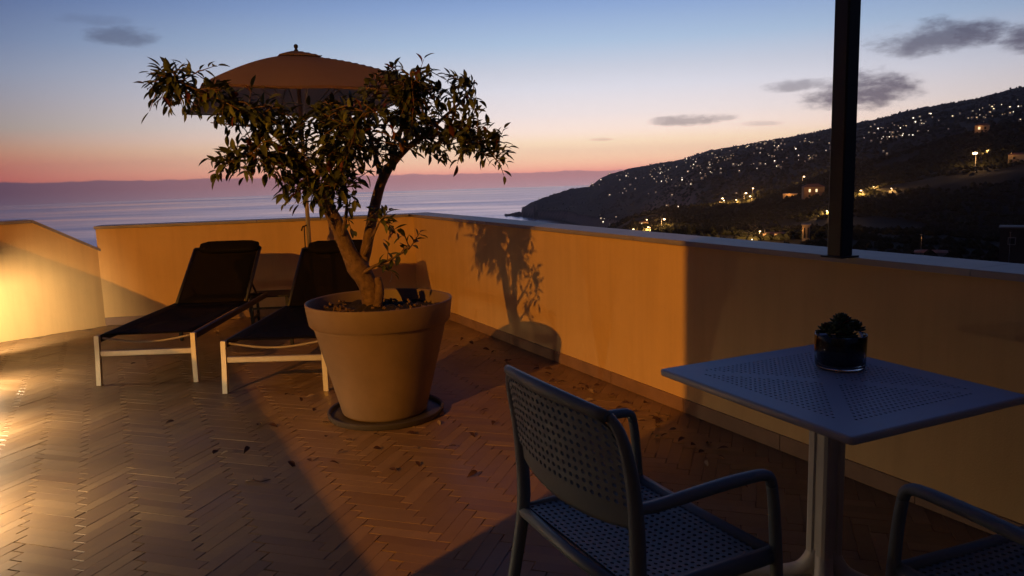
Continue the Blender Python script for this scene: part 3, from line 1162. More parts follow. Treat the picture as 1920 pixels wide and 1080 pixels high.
# ------------------------------------------------------------------ armchairs
def make_chair(label):
    t = thing('armchair', (0, 0, 0), 0, label, 'chair', 'resin armchairs around the table')
    hw = .305
    back_x = lambda z: -.200 - .050 * max(0, (z - .46) / .42) ** 2.2
    for s in (-1, 1):
        y = s * hw
        # rear leg runs up into the back upright
        P = [(-.275, y * .99, 0), (-.245, y * .985, .18), (-.212, y * .97, .36), (-.200, y * .965, .47), (-.203, y * .968, .60), (-.214, y * .972, .71), (-.229, y * .965, .79), (-.241, y * .925, .845), (-.250, y * .83, .876)]
        P, rd = smooth_path([Vector(p) for p in P], [.016, .018, .019, .020, .019, .017, .015, .0135, .012], 3)
        MB().tube(P, rd, 8, flat=1.25).build('rear_leg', M_chair, t)
        P = [(.262, y, 0), (.25, y, .2), (.238, y, .4), (.226, y, .56), (.215, y, .632)]
        P, rd = smooth_path([Vector(p) for p in P], [.014, .015, .016, .015, .014], 3)
        MB().tube(P, rd, 8, flat=1.2).build('front_leg', M_chair, t)
        P = [(.2155, y, .628), (.206, y, .651), (.175, y * .995, .662), (.06, y, .664), (-.08, y * 1.0, .658), (-.16, y * .985, .652), (-.208, y * .97, .655)]
        P, rd = smooth_path([Vector(p) for p in P], [.014, .0145, .015, .016, .0155, .015, .013], 3)
        MB().tube(P, rd, 8, flat=1.3).build('armrest', M_chair, t)
        MB().tube([(-.205, y * .955, .415), (.0, y * .95, .422), (.235, y * .97, .428)], .019, 8, flat=1.3).build('side_rail', M_chair, t)
    MB().tube([(.235, -hw * .96, .425), (.238, 0, .418), (.235, hw * .96, .425)], .02, 8).build('front_rail', M_chair, t)
    MB().tube([(-.205, -hw * .95, .42), (-.208, 0, .41), (-.205, hw * .95, .42)], .018, 8).build('rear_rail', M_chair, t)

    def bulge(yy):
        return .045 * (1 - (yy / hw) ** 2)

    def SB(u, v):
        y = (-1 + 2 * u) * hw * .935
        z = .655 + v * (.218 - .075 * abs(y / hw) ** 7)
        z += -.012 * (1 - (y / hw) ** 2) * (1 - v) + .012 * (1 - (y / hw) ** 2) * v
        p = Vector((back_x(z) - bulge(y) + .006, y, z))
        return p, Vector((1, .3 * y / hw * -1, .12)).normalized()
    b = MB()
    perforated(b, SB, 21, 10, .56, .008)
    b.build('perforated_back', M_chair, t)
    # solid lower band and top rail of the back
    b = MB()
    rows = []
    for k in range(7):
        z0 = .602 + .056 * k / 6
        rows.append([Vector((back_x(z0 - .012) - bulge(y) * (1 - .15 * (1 - k / 6)) + .004, y, z0 - .012 * (1 - (y / hw) ** 2) - .018 * (1 - k / 6) * (1 - (y / hw) ** 2))) for y in np.linspace(-hw * .94, hw * .94, 15)])
    vs, fs = [], []
    for off in (0, .010):
        for r_ in rows:
            for p in r_:
                vs.append(p + Vector((off, 0, 0)))
    o = 7 * 15
    for i in range(6):
        for j in range(14):
            a = i * 15 + j
            fs += [(a, a + 1, a + 16, a + 15), (o + a, o + a + 15, o + a + 16, o + a + 1)]
    for j in range(14):
        fs += [(j, o + j, o + j + 1, j + 1)]
    b.add(vs, fs, True)
    b.build('lower_band', M_chair, t)
    P = [Vector((back_x(.875) - bulge(y) + .002, y, .876 + .016 * (1 - (y / hw) ** 2))) for y in np.linspace(-hw * .85, hw * .85, 17)]
    rd = [.012 + .004 * (1 - abs(-1 + 2 * i / 16) ** 2) for i in range(17)]
    MB().tube(P, rd, 8, flat=1.2).build('top_rail', M_chair, t)

    def SS(u, v):
        x, y = -.195 + .42 * u, (-1 + 2 * v) * hw * .925
        z = .436 - .022 * math.sin(math.pi * min(1, u * 1.05)) * (1 - (y / hw) ** 2) - .012 * max(0, u - .85) / .15
        return Vector((x, y, z)), Vector((0, 0, 1))
    b = MB()
    perforated(b, SS, 20, 24, .54, .009)
    b.build('perforated_seat', M_chair, t)
    return t


ch = make_chair("teal grey resin armchair with perforated back seen from behind, pulled up to the table")
ch.location, ch.rotation_euler = (.328, 2.08, .0015), (0, 0, R(26.6))
ch2 = copy_tree(ch)
ch2['label'] = "armchair in deep shadow cut off by the lower right corner, only its arm showing"
ch2.location, ch2.rotation_euler = (1.31, 1.715, .0015), (0, 0, R(112))

# ------------------------------------------------------------------ table
TA = math.atan2(-.765, .358)
tb = thing('bistro_table', (1.034, 2.467, .0015), TA, "square blue grey table with a perforated top and one central leg beside the right parapet", 'table')
TLx, TLy = .825, .735
b = MB()
g = 30
px0, py0 = .66, .585


def ST(u, v):
    return Vector(((u - .5) * px0, (v - .5) * py0, .738)), Vector((0, 0, 1))


def table_hole(i, j):
    a, c = (i + .5) / g - .5, (j + .5) / g - .5
    return abs(abs(a) - abs(c)) > .034 and max(abs(a), abs(c)) > .07


perforated(b, ST, g, g, .52, .012, table_hole)
# frame round the perforated field with a rounded lip
xs, ys = [-TLx / 2, -px0 / 2, px0 / 2, TLx / 2], [-TLy / 2, -py0 / 2, py0 / 2, TLy / 2]
for i in range(3):
    for j in range(3):
        if i == 1 and j == 1:
            continue
        x0, x1, y0, y1 = xs[i], xs[i + 1], ys[j], ys[j + 1]
        b.add([(x0, y0, .738), (x1, y0, .738), (x1, y1, .738), (x0, y1, .738)], [(0, 1, 2, 3)])
        b.add([(x0, y0, .726), (x1, y0, .726), (x1, y1, .726), (x0, y1, .726)], [(3, 2, 1, 0)])
b.build('table_top', M_table, tb)


def rrect(hx, hy, r_, n=5):
    out = []
    for (sx, sy, a0) in ((1, 1, 0), (-1, 1, 90), (-1, -1, 180), (1, -1, 270)):
        for k in range(n + 1):
            a = R(a0 + 90 * k / n)
            out.append((sx * (hx - r_) + r_ * math.cos(a), sy * (hy - r_) + r_ * math.sin(a)))
    return out


b = MB()
rings = []
for (gx, z) in ((-.003, .7382), (.004, .7374), (.0065, .734), (.0065, .719), (.004, .7155), (-.004, .715), (-.008, .7255)):
    rings.append([(x, y, z) for x, y in rrect(TLx / 2 + gx, TLy / 2 + gx, .014)])
nr = len(rings[0])
vs = [p for r_ in rings for p in r_]
fs = []
for i in range(len(rings) - 1):
    for k in range(nr):
        k2 = (k + 1) % nr
        fs.append((i * nr + k, (i + 1) * nr + k, (i + 1) * nr + k2, i * nr + k2))
b.add(vs, fs, True)
b.build('edge_rim', M_leg, tb, 50)
# column with rounded corners and a groove on each face
prof2 = []
for k in range(4):
    a0 = R(90 * k)
    for (x, y) in ((.046, -.03), (.046, -.012), (.039, -.008), (.039, .008), (.046, .012), (.046, .03), (.040, .040)):
        prof2.append((x * math.cos(a0) - y * math.sin(a0), x * math.sin(a0) + y * math.cos(a0)))
MB().prism(prof2, .05, .7255).build('column', M_leg, tb)
MB().box((0, 0, .716), (.34, .34, .018), bev=.004).build('top_plate', M_leg, tb)
for k in range(4):
    a = R(45 + 90 * k)
    d_ = Vector((math.cos(a), math.sin(a), 0))
    P = [d_ * .02 + Vector((0, 0, .15)), d_ * .05 + Vector((0, 0, .085)), d_ * .10 + Vector((0, 0, .052)), d_ * .2 + Vector((0, 0, .034)), d_ * .33 + Vector((0, 0, .022))]
    P, rd = smooth_path(P, [.03, .032, .03, .026, .018], 3)
    MB().tube(P, rd, 8).build('foot', M_leg, tb)

# glass planter and succulent
GP = Vector((1.140, 2.635, .7405))
gl = thing('glass_planter', GP, 0, "round clear glass planter filled with dark soil on the table", 'planter')
MB().lathe([(0, .0), (.072, 0), (.080, .004), (.0835, .012), (.0845, .05), (.086, .118), (.0845, .121), (.082, .118), (.0805, .05), (.079, .020), (.072, .011), (0, .0105)], 40).build('glass', M_glass, gl)
MB().lathe([(0, .0125), (.070, .0130), (.0765, .021), (.0785, .05), (.0800, .100), (.06, .104), (.03, .107), (0, .108)], 32).build('soil', M_soil, gl)
su = thing('succulent', GP + Vector((0, 0, .102)), 0, "small dark green succulent growing in the glass planter on the table", 'plant')
sl = MB()
vs, fs = [], []
nn = 6
for i, (l, w_) in enumerate(((0, .25), (.3, .42), (.65, .5), (.88, .36), (1.0, .05))):
    for k in range(nn):
        a = 2 * math.pi * k / nn
        vs.append((l, w_ * .5 * math.cos(a), w_ * .24 * math.sin(a) + .18 * l * l))
for i in range(4):
    for k in range(nn):
        fs.append((i * nn + k, i * nn + (k + 1) % nn, (i + 1) * nn + (k + 1) % nn, (i + 1) * nn + k))
sl.add(vs, fs, True)
slm = sl.mesh('leaf')
slm.materials.append(M_succ)
for (hx, hy, hz, nlv, s0) in ((0, 0, .058, 34, .036), (-.05, .005, .030, 24, .030), (.052, .01, .036, 26, .031), (.005, -.042, .026, 22, .029), (.01, .048, .034, 22, .029), (-.03, -.03, .04, 18, .028), (.03, .03, .045, 20, .029)):
    MB().tube([(hx * .4, hy * .4, -.01), (hx, hy, hz)], .005, 6).build('stem', M_succ, su)
    for k in range(nlv):
        a = k * 2.4
        el_ = -.15 + 1.5 * k / nlv
        d_ = Vector((math.cos(a) * math.cos(el_), math.sin(a) * math.cos(el_), math.sin(el_)))
        yv = Vector((0, 0, 1)).cross(d_).normalized()
        zv = d_.cross(yv)
        s = s0 * (1.28 - .45 * k / nlv)
        mx = Matrix((d_ * s, yv * s, zv * s)).transposed().to_4x4()
        mx.translation = (hx, hy, hz - .008 + .012 * k / nlv)
        link('leaf', slm, su, mx)

# ------------------------------------------------------------------ fallen leaves
spots = [(535, 742), (563, 746), (588, 772), (603, 793), (560, 781), (612, 821), (503, 797), (483, 799), (400, 853), (428, 848), (467, 839), (575, 862), (541, 866), (618, 867),
         (762, 813), (772, 840), (780, 866), (327, 790), (245, 683), (868, 634), (880, 641), (893, 635), (930, 660), (945, 678), (960, 676), (1012, 692), (1035, 693), (1049, 698),
         (1041, 712), (1083, 722), (1090, 727), (1098, 723), (1114, 724), (1227, 776), (1216, 781), (1236, 787), (1222, 786), (1180, 757), (1207, 757), (1112, 750), (915, 768), (926, 790), (947, 727),
         (895, 885), (1034, 901), (1240, 821), (1252, 815), (1296, 836), (1310, 850), (1332, 833), (1366, 841), (1321, 866), (1380, 905), (1001, 686), (1022, 700), (1060, 716), (1075, 730), (1102, 731), (1120, 738), (1150, 742), (1168, 764), (1196, 772), (1210, 790), (1244, 779), (1232, 800), (1268, 806), (1284, 822), (1345, 855), (905, 655), (885, 668), (1000, 720), (958, 700), (860, 650), (700, 815), (660, 826), (590, 742), (646, 845), (730, 880), (985, 770), (880, 812), (700, 842), (820, 790), (855, 838)]
dl_me = []
for i, (c, w) in enumerate(((.35, .5), (.5, .42), (.2, .55))):
    lb = leaf_mesh(20 + i, c, w)
    for mm in (M_dryleaf, M_dryleaf2):
        me = lb.mesh('fallen_leaf')
        me.materials.append(mm)
        dl_me.append(me)
for i, (x, y) in enumerate(spots):
    p = on_z(x, y, .012)
    q = dl_me[(i * 2) % 6 + (1 if i % 6 == 3 else 0)]
    s = random.uniform(.04, .062)
    mx = Matrix.Translation(p + Vector((0, 0, .004))) @ Matrix.Rotation(random.uniform(0, 6.28), 4, 'Z') @ Matrix.Rotation(random.uniform(-.5, .4), 4, 'X') @ Matrix.Rotation(random.uniform(-.3, .1), 4, 'Y') @ Matrix.Scale(s, 4)
    o = link('fallen_leaf', q)
    o.matrix_world = mx
    tag(o, "small curled dry leaf fallen on the brown herringbone tiles", 'leaf', 'fallen leaves on the terrace floor')
tg = MB().tube([(-.05, 0, .004), (-.01, .006, .010), (.03, .0, .006), (.075, .018, .016)], [.005, .004, .003, .002], 5).tube([(-.01, .006, .010), (-.03, .03, .012)], .002, 4).build('fallen_twig', M_dryleaf)
tg.location = on_z(478, 905, 0)
tg.rotation_euler = (0, 0, R(-15))
tag(tg, "dark forked twig lying on the tiles in front of the left lounger", 'twig')


# ------------------------------------------------------------------ lamps of the terrace
def point_light(name, p, watts, colr, rad, parent):
    l = bpy.data.lights.new(name, 'POINT')
    l.energy, l.color, l.shadow_soft_size = watts, colr, rad
    o = bpy.data.objects.new(name, l)
    COL.objects.link(o)
    o.parent = parent
    o.location = p
    return o


M_glow = emit_mat("warm_diffuser", STEP_COL, 12.0)
M_sodium = emit_mat("sodium_lens", (1, .5, .12), 30.0)
for i, (f, w) in enumerate(((2.42, 1.5), (1.30, .95), (.06, 1.5), (-1.40, 2.3))):
    p = PAR - A * f + N * .0
    wl = thing('wall_light', (p.x, p.y, (.50, .34, .34, .34)[i]), math.atan2(N.y, N.x), ("low warm wall light on the left parapet nearest the slanting wall", "low warm wall light on the left parapet level with the lounger feet",
                "low warm wall light on the left parapet level with the big plant pot",
                "low warm wall light on the left parapet closest to the camera")[i], 'lamp', 'low wall lights along the left parapet')
    MB().box((.012, 0, 0), (.022, .20, .09), bev=.004).build('housing', M_lampmetal, wl)
    MB().box((.0265, 0, 0), (.006, .17, .06), bev=.002).build('diffuser', M_glow, wl)
    MB().box((.056, 0, .016), (.108, .20, .008), bev=.002).build('visor', M_lampmetal, wl)
    l = bpy.data.lights.new('bulb', 'SPOT')
    l.energy, l.color, l.shadow_soft_size = STEP_W * w, STEP_COL, .03
    l.spot_size, l.spot_blend = (R(128), .8) if i == 0 else (R(172), 1.0)
    o = bpy.data.objects.new('bulb', l)
    COL.objects.link(o)
    o.parent = wl
    o.location = (.080 if i == 0 else .062, 0, -.012)
    o.rotation_euler = Vector(((-.14, .93, -.24), (.36, 0, -.93), (.34, -.25, -.91), (.28, -.12, -.95))[i]).to_track_quat('-Z', 'Y').to_euler()

sl_ = thing('street_lamp', (STREET.x - .9, STREET.y - .6, -6.0), 0, "tall sodium street lamp beyond the left parapet", 'street lamp')
MB().tube([(0, 0, 0), (0, 0, 10.3)], [.09, .05], 10).build('pole', M_lampmetal, sl_)
MB().tube([(0, 0, 10.25), (.3, .2, 10.42), (.75, .5, 10.4)], .035, 8).build('arm', M_lampmetal, sl_)
MB().box((.9, .6, 10.36), (.5, .2, .1), Matrix.Rotation(.588, 4, 'Z'), bev=.02).build('lamp_head', M_lampmetal, sl_)
MB().box((.9, .6, 10.30), (.3, .14, .02), Matrix.Rotation(.588, 4, 'Z')).build('lens', M_sodium, sl_)
point_light('bulb', (.9, .6, 10.09), STREET_W, STREET_COL, .05, sl_)

# ------------------------------------------------------------------ hills and sea
SEA = -140.0


def eye_y(x):
    return 323 - .030 * (x - 960)


def el_of(x, y):
    r = ray(x, y)
    return r[2] / math.hypot(r[0], r[1])


KEYS = {   # picture column -> (near profile, far profile) as (distance, height)
}


def column_at(x, land):
    """height profile of the coast along one bearing: list of (r, z)"""
    I = lambda xs, ys: float(np.interp(x, xs, ys))
    X = [960, 974, 990, 1020, 1060, 1100, 1130, 1180, 1215, 1280, 1330, 1400, 1480, 1560, 1640, 1700, 1800, 1920, 2100, 2500]
    YF = [394, 392, 381, 370, 357, 350, 330, 316, 310, 298, 283, 269, 257, 240, 224, 208, 188, 160, 145, 140]
    RF = [2650, 2650, 2690, 2760, 2850, 2950, 3000, 3000, 2980, 2900, 2850, 2750, 2650, 2550, 2450, 2350, 2250, 2150, 2000, 1800]
    yf, rf = I(X, YF), I(X, RF)
    zf = EYE + rf * el_of(x, yf)
    rs = I([960, 1060, 1100, 1180, 1260, 1400, 2500], [2560, 2150, 1880, 1500, 1150, 950, 900])     # shore of the bay
    xn = [1040, 1090, 1120, 1150, 1180, 1240, 1300, 1400, 1480, 1540, 1600, 1700, 1760, 1920, 2500]
    yn = [500, 455, 436, 424, 412, 396, 392, 378, 352, 326, 306, 282, 262, 226, 190]
    rn = 640
    zn = EYE + rn * el_of(x, I(xn, yn))
    zn = max(zn, SEA - 12)
    if x < 1040:
        zn = SEA - 12
    yl = max(I(xn, yn) + 20, I([1040, 1200, 1500, 1920], [470, 475, 500, 545]))
    zl = max(EYE + 110 * el_of(x, yl), -34)
    z1 = max(EYE + 100 * el_of(x, yl + 45), -40)
    z3 = EYE + 320 * el_of(x, (yl - 22) * .62 + .38 * max(I(xn, yn), 300))
    z5 = EYE + 500 * el_of(x, (yl - 22) * .25 + .75 * I(xn, yn))
    kk = I([1090, 1180], [1, 0])
    z3, z5 = z3 + kk * (min(z3, -60) - z3), z5 + kk * (min(z5, zn * .8 - 20) - z5)
    prof = [(8, -6.0), (25, -7.0), (60, max(-24, z1 * .75)), (100, z1), (320, z3), (500, z5), (rn, zn)]
    zs = SEA + (2 if rs > 800 else 0)
    if land:
        k = min(1, max(0, (x - 1250) / 350))
        dip = zn - 22 + 10 * k
        prof += [(rn + 110, dip), (rn + 420, dip + (zf - dip) * .22), (rn + 900, dip + (zf - dip) * .52), (rf * .88, zf - (zf - dip) * .16), (rf, zf)]
    else:
        if rs > rn + 60:
            prof += [((rn + rs) / 2, min(zn, SEA) - 6), (rs, SEA + .5)]
        prof += [(rs + 40, SEA + 22 + .08 * max(0, zf - SEA)), (rs + (rf - rs) * .4, SEA + (zf - SEA) * .46), (rs + (rf - rs) * .75, SEA + (zf - SEA) * .8), (rf, zf)]
        if x < 1000:
            prof = prof[:-4] + [(rs, SEA + .5), (rs + 12, SEA + (zf - SEA) * .75), (rs + 60, zf - 3), (rf, zf)]
    prof += [(rf * 1.08, zf - (zf - SEA) * .45), (rf * 1.25, SEA - 20), (rf * 2.2, SEA - 20)]
    prof.sort()
    p = np.array(prof)
    return np.interp(RAD, p[:, 0], p[:, 1])


def column(x):
    k = min(1, max(0, (x - 1170) / 150))
    k = k * k * (3 - 2 * k)
    z = 0
    if k < 1:
        z = z + (1 - k) * column_at(x, False)
    if k > 0:
        z = z + k * column_at(x, True)
    return z


def az_to_x(a):        # bearing -> picture column at the horizon
    t = math.tan(max(-1.2, min(1.2, a)))
    return 960 + FPX * t * 1.005 - 8


AZ = np.concatenate([np.linspace(R(-180), R(-.6), 50, endpoint=False), np.linspace(R(-.6), R(38), 330), np.linspace(R(38), R(180), 40)[1:]])
RAD = np.concatenate([[4], np.geomspace(8, 300, 34), np.linspace(315, 760, 60), np.linspace(775, 3400, 120), np.linspace(3500, 7000, 14)])
Z = np.zeros((len(AZ), len(RAD)))
for i, a in enumerate(AZ):
    if a < R(-.6) - 1e-6:
        x = 900
        pr = np.array([(8, -6), (25, -7), (60, -22), (150, -60), (320, -120), (500, SEA - 8), (9000, SEA - 15)])
    else:
        x = az_to_x(min(a, R(40)))
        pr = None if x > 973.5 else np.array([(8, -6), (25, -7), (60, -22), (150, -60), (320, -120), (500, SEA - 8), (9000, SEA - 15)])
    z = column(x) if pr is None else np.interp(RAD, pr[:, 0], pr[:, 1])
    for j, r_ in enumerate(RAD):
        p = Vector((math.sin(a) * r_, math.cos(a) * r_, 0))
        amp = min(1, max(0, (r_ - 40) / 100)) * min(1, max(0, (z[j] - SEA) / 30))
        nz = noise.fractal(p * .006, .9, 2.2, 5) * (2 + min(r_, 1500) * .0026 * (1 if r_ < 1500 else .75)) + noise.fractal(p * .04, 1.0, 2.0, 3) * (.8 + r_ * .0006)
        Z[i, j] = z[j] + nz * amp
    # steep coast at the headland keeps its foot
b = MB()
vs = [(math.sin(a) * r_, math.cos(a) * r_, Z[i, j]) for i, a in enumerate(AZ) for j, r_ in enumerate(RAD)]
nR = len(RAD)
fs = [(i * nR + j, i * nR + j + 1, (i + 1) * nR + j + 1, (i + 1) * nR + j) for i in range(len(AZ) - 1) for j in range(nR - 1)]
b.add(vs, fs, True)
M_hill = mat("wooded_hillside", (.030, .028, .018), .95, second=(.016, .016, .011), vscale=.02, spec=.1)
t = NT(M_hill.node_tree)
pb = t.n['Principled BSDF']
src = pb.inputs['Base Color'].links[0].from_socket
nsep = t.new('ShaderNodeSeparateXYZ')
t.l.new(t.new('ShaderNodeNewGeometry').outputs['Normal'], nsep.inputs[0])
t.put(pb.inputs['Base Color'], t.mix(t.maprange(nsep.outputs[2], .88, .62, 0, .9), src, (.24, .15, .12)))   # bare rock on the steep faces
hill = tag(b.build('hillside', M_hill), kind='structure')

from mathutils.bvhtree import BVHTree
bvh = BVHTree.FromPolygons([Vector(v) for v in b.v], b.f)


def on_hill(x, y):
    r = Vector(ray(x, y)).normalized()
    h = bvh.ray_cast(Vector((0, 0, EYE)) + r * 45, r)
    return h[0]


# woods as one mass: small uneven crowns all over the slopes
def crown(seed):
    rr = random.Random(seed)
    c = MB()
    vs, fs = [], []
    for i in range(4):
        th = (.12, .75, 1.0, .55)[i]
        zz = (1.0, .62, .22, -.1)[i]
        for k in range(6):
            a = 2 * math.pi * (k + .5 * i) / 6
            q = rr.uniform(.75, 1.2)
            vs.append((math.cos(a) * th * q, math.sin(a) * th * q, zz * rr.uniform(.85, 1.15)))
    for i in range(3):
        for k in range(6):
            k2 = (k + 1) % 6
            fs.append((i * 6 + k, (i + 1) * 6 + k, (i + 1) * 6 + k2, i * 6 + k2))
    fs.append(tuple(range(6)))
    c.add(vs, fs, False)
    return c


CR = [crown(i) for i in range(5)]
wood = MB()
for k in range(34000):
    i = int(50 + 328 * random.random())
    j = random.randrange(30, nR - 30) if k % 3 else random.randrange(28, 92)
    r_ = RAD[j] + random.uniform(-4, 4)
    a = AZ[i] + random.uniform(-.001, .001)
    z = Z[i, j]
    if z < SEA + 6:
        continue
    if noise.noise(Vector((math.sin(a) * r_, math.cos(a) * r_, 0)) * .012) < (-.4 if r_ < 1700 else -.12):
        continue
    if a < R(6.5) and r_ > 1500 and random.random() < .75:
        continue
    s = random.uniform(1.6, 3.4) * (.42 if r_ < 500 else .7 if r_ < 800 else 1)
    c = CR[k % 5]
    mx = Matrix.Translation((math.sin(a) * r_, math.cos(a) * r_, z)) @ Matrix.Rotation(random.random() * 6.28, 4, 'Z') @ Matrix.Diagonal((s, s, s * random.uniform(.8, 1.5), 1))
    wood.add(c.v, c.f, False, mx)
M_wood = mat("dark_woods", (.034, .036, .018), .95, second=(.016, .018, .011), vscale=.05, spec=.1)
tag(wood.build('woodland', M_wood), "dark trees and scrub covering the hillside above the bay", 'woods', kind='stuff')

# rocks off the headland
rk = MB()
for k in range(26):
    f = random.random()
    p = on_z(948 + 30 * f, 404 + random.uniform(-1.5, 1.0), SEA)
    s = (5 + 16 * f * f) * random.uniform(.5, 1.1)
    c = CR[k % 5]
    rk.add(c.v, c.f, False, Matrix.Translation(p) @ Matrix.Diagonal((s * 1.4, s, s * .8, 1)))
tag(rk.build('sea_rock', mat("wet_rock", (.05, .04, .04), .8)), "low dark rocks running out to sea from the headland", 'rocks')

# sea
b = MB()
vs, fs = [(0, 0, SEA)], []
rr_ = np.geomspace(300, 7300, 24)
for r_ in rr_:
    for k in range(72):
        vs.append((math.sin(2 * math.pi * k / 72) * r_, math.cos(2 * math.pi * k / 72) * r_, SEA))
for k in range(72):
    fs.append((0, 1 + (k + 1) % 72, 1 + k))
for i in range(len(rr_) - 1):
    for k in range(72):
        a, a2 = 1 + i * 72 + k, 1 + i * 72 + (k + 1) % 72
        fs.append((a, a2, a2 + 72, a + 72))
b.add(vs, fs)
M_sea = bpy.data.materials.new("dusk_sea")
M_sea.use_nodes = True
t = NT(M_sea.node_tree)
t.n.clear()
pos = t.new('ShaderNodeNewGeometry').outputs['Position']
mp = t.new('ShaderNodeMapping')
mp.inputs['Scale'].default_value = (.0006, .0030, 1)
mp.inputs['Rotation'].default_value = (0, 0, .12)
t.l.new(pos, mp.inputs[0])
streak = t.noise(mp.outputs[0], 1.0, 5.0, .6)
bp = t.new('ShaderNodeBump')
bp.inputs['Strength'].default_value = .18
bp.inputs['Distance'].default_value = 1.6
mp2 = t.new('ShaderNodeMapping')
mp2.inputs['Scale'].default_value = (.012, .03, 1)
t.l.new(pos, mp2.inputs[0])
t.put(bp.inputs['Height'], t.noise(mp2.outputs[0], 1.0, 5.0, .6))
gls = t.new('ShaderNodeBsdfGlossy')
gls.inputs['Color'].default_value = (.74, .72, .88, 1)
t.put(gls.inputs['Roughness'], t.maprange(streak, .35, .65, .10, .23))
t.l.new(bp.outputs[0], gls.inputs['Normal'])
dfs = t.new('ShaderNodeBsdfDiffuse')
dfs.inputs[0].default_value = (.03, .05, .085, 1)
mx_ = t.new('ShaderNodeMixShader')
t.put(mx_.inputs[0], t.maprange(streak, .35, .65, .06, .22))
t.l.new(gls.outputs[0], mx_.inputs[1])
t.l.new(dfs.outputs[0], mx_.inputs[2])
o_ = t.new('ShaderNodeOutputMaterial')
t.l.new(mx_.outputs[0], o_.inputs[0])
tag(b.build('sea', M_sea), kind='structure')

# ------------------------------------------------------------------ lights and houses on the hills
WARM = [(1, .62, .30), (1, .72, .42), (1, .80, .58), (1, .88, .74)]
M_far = [emit_mat("far_window_%d" % i, c, s, False) for i, (c, s) in enumerate(((WARM[0], 2.0), (WARM[1], 3.0), (WARM[2], 5.5), (WARM[1], 1.3), (WARM[0], .8)))]


def small_house_mesh(mi, w, d, h):
    me_b = MB()
    x, y = w / 2, d / 2
    vs = [(-x, -y, -6), (x, -y, -6), (x, y, -6), (-x, y, -6), (-x, -y, h), (x, -y, h), (x, y, h), (-x, y, h), (-x, 0, h + 1.6), (x, 0, h + 1.6)]
    fs = [(0, 1, 5, 4), (1, 2, 6, 9, 5), (2, 3, 7, 6), (3, 0, 4, 8, 7), (4, 5, 9, 8), (6, 7, 8, 9)]
    me_b.add(vs, fs)
    lw, lh = w * .36, h * .62
    nb = len(me_b.f)
    me_b.box((0, -y - .05, h * .5), (lw, .16, lh))
    me = me_b.mesh('hillside_house')
    me.materials.append(M_white)
    me.materials.append(M_roof)
    me.materials.append(M_far[mi])
    for i, p in enumerate(me.polygons):
        p.material_index = 2 if i >= nb else (1 if i in (4, 5) else 0)
    return me


HM = [small_house_mesh(k % 5, w, d, h) for k, (w, d, h) in enumerate(((7, 6, 3.2), (8, 6, 3.4), (7, 5, 4), (9, 7, 4.5), (6, 6, 3), (6, 5, 3.2), (9, 6, 3.2), (7, 7, 3.6), (8, 6, 3), (10, 6, 5)))]
ridge = lambda x: float(np.interp(x, [985, 1060, 1100, 1130, 1180, 1215, 1280, 1330, 1400, 1480, 1560, 1640, 1700, 1800, 1920], [374, 357, 350, 330, 316, 310, 298, 283, 269, 257, 240, 224, 208, 188, 160]))
far_px = [(1105, 351), (1110, 346), (1117, 341), (1121, 339), (1127, 339), (1112, 349), (1124, 348), (1143, 327), (1159, 323), (1169, 322), (1162, 339), (1192, 336), (1207, 335), (1219, 329), (1240, 324), (1242, 325), (1253, 320),
          (1182, 348), (1216, 365), (1230, 363), (1254, 356), (1267, 351), (1274, 350), (1260, 369), (1251, 392), (1271, 394), (1351, 327), (1380, 367), (1386, 324), (1408, 312), (1425, 310), (1453, 306), (1475, 299), (1497, 295),
          (1490, 279), (1492, 283), (1500, 268), (1510, 262), (1520, 270), (1555, 272), (1558, 280), (1549, 286), (1125, 405), (1127, 412), (1133, 412), (1131, 419), (1143, 422), (1155, 409),
          (1632, 240), (1640, 236), (1646, 245), (1652, 242), (1660, 250), (1653, 264), (1668, 251), (1683, 250), (1688, 244), (1698, 240), (1713, 225), (1724, 222), (1727, 236), (1732, 235), (1742, 216), (1745, 217), (1760, 229),
          (1778, 246), (1786, 222), (1815, 226), (1823, 212), (1842, 206), (1878, 200), (1893, 205), (1909, 204), (1915, 203), (1908, 190), (1912, 232), (1656, 288), (1663, 293), (1620, 262), (1629, 252)]
seen_px = list(far_px)
knots = []
for k in range(46):
    if k < 36:
        x = random.triangular(1120, 1560, 1390)
        knots.append((x, ridge(x) + 6 + 50 * random.random() ** 1.5, random.uniform(5, 16)))
    else:
        x = random.uniform(1615, 1915)
        knots.append((x, ridge(x) + 12 + 50 * random.random(), random.uniform(8, 22)))
tries = 0
while len(seen_px) < 285 and tries < 9000:
    tries += 1
    kx, ky, ks = random.choice(knots)
    x = random.gauss(kx, ks)
    y = ky + random.gauss(0, 3.5) - (x - kx) * .16          # strings of lights climbing along the roads
    if y < ridge(x) + 3 or x > 1916 or 1562 < x < 1612:
        continue
    if min((x - a) ** 2 + (y - c) ** 2 for a, c in seen_px) < 9:
        continue
    seen_px.append((x, y))
nfar = 0
for k, (x, y) in enumerate(seen_px):
    p = on_hill(x, y)
    if p is None:
        continue
    o = link('hillside_house', HM[random.randrange(10) if k >= len(far_px) else random.choice((1, 2, 3, 6, 7, 8))])
    o.location = p + Vector((0, 0, 2.6))
    o.rotation_euler = (0, 0, math.atan2(-p.x, p.y) + random.uniform(-.5, .5))
    f = min(1.0, p.length / 2400 + .1) * random.choice((.28, .33, .38, .44, .5, .6, .78))
    o.scale = (f, f, f)
    tag(o, "tiny lit house far off on the dark hillside, one among many lights", 'house', 'lit houses on the far hillside')
    nfar += 1

M_lamp_on = emit_mat("street_lamp_glow", (1, .68, .34), 9.0, False)
M_win_on = emit_mat("lit_window", (1, .72, .38), 1.6, False)


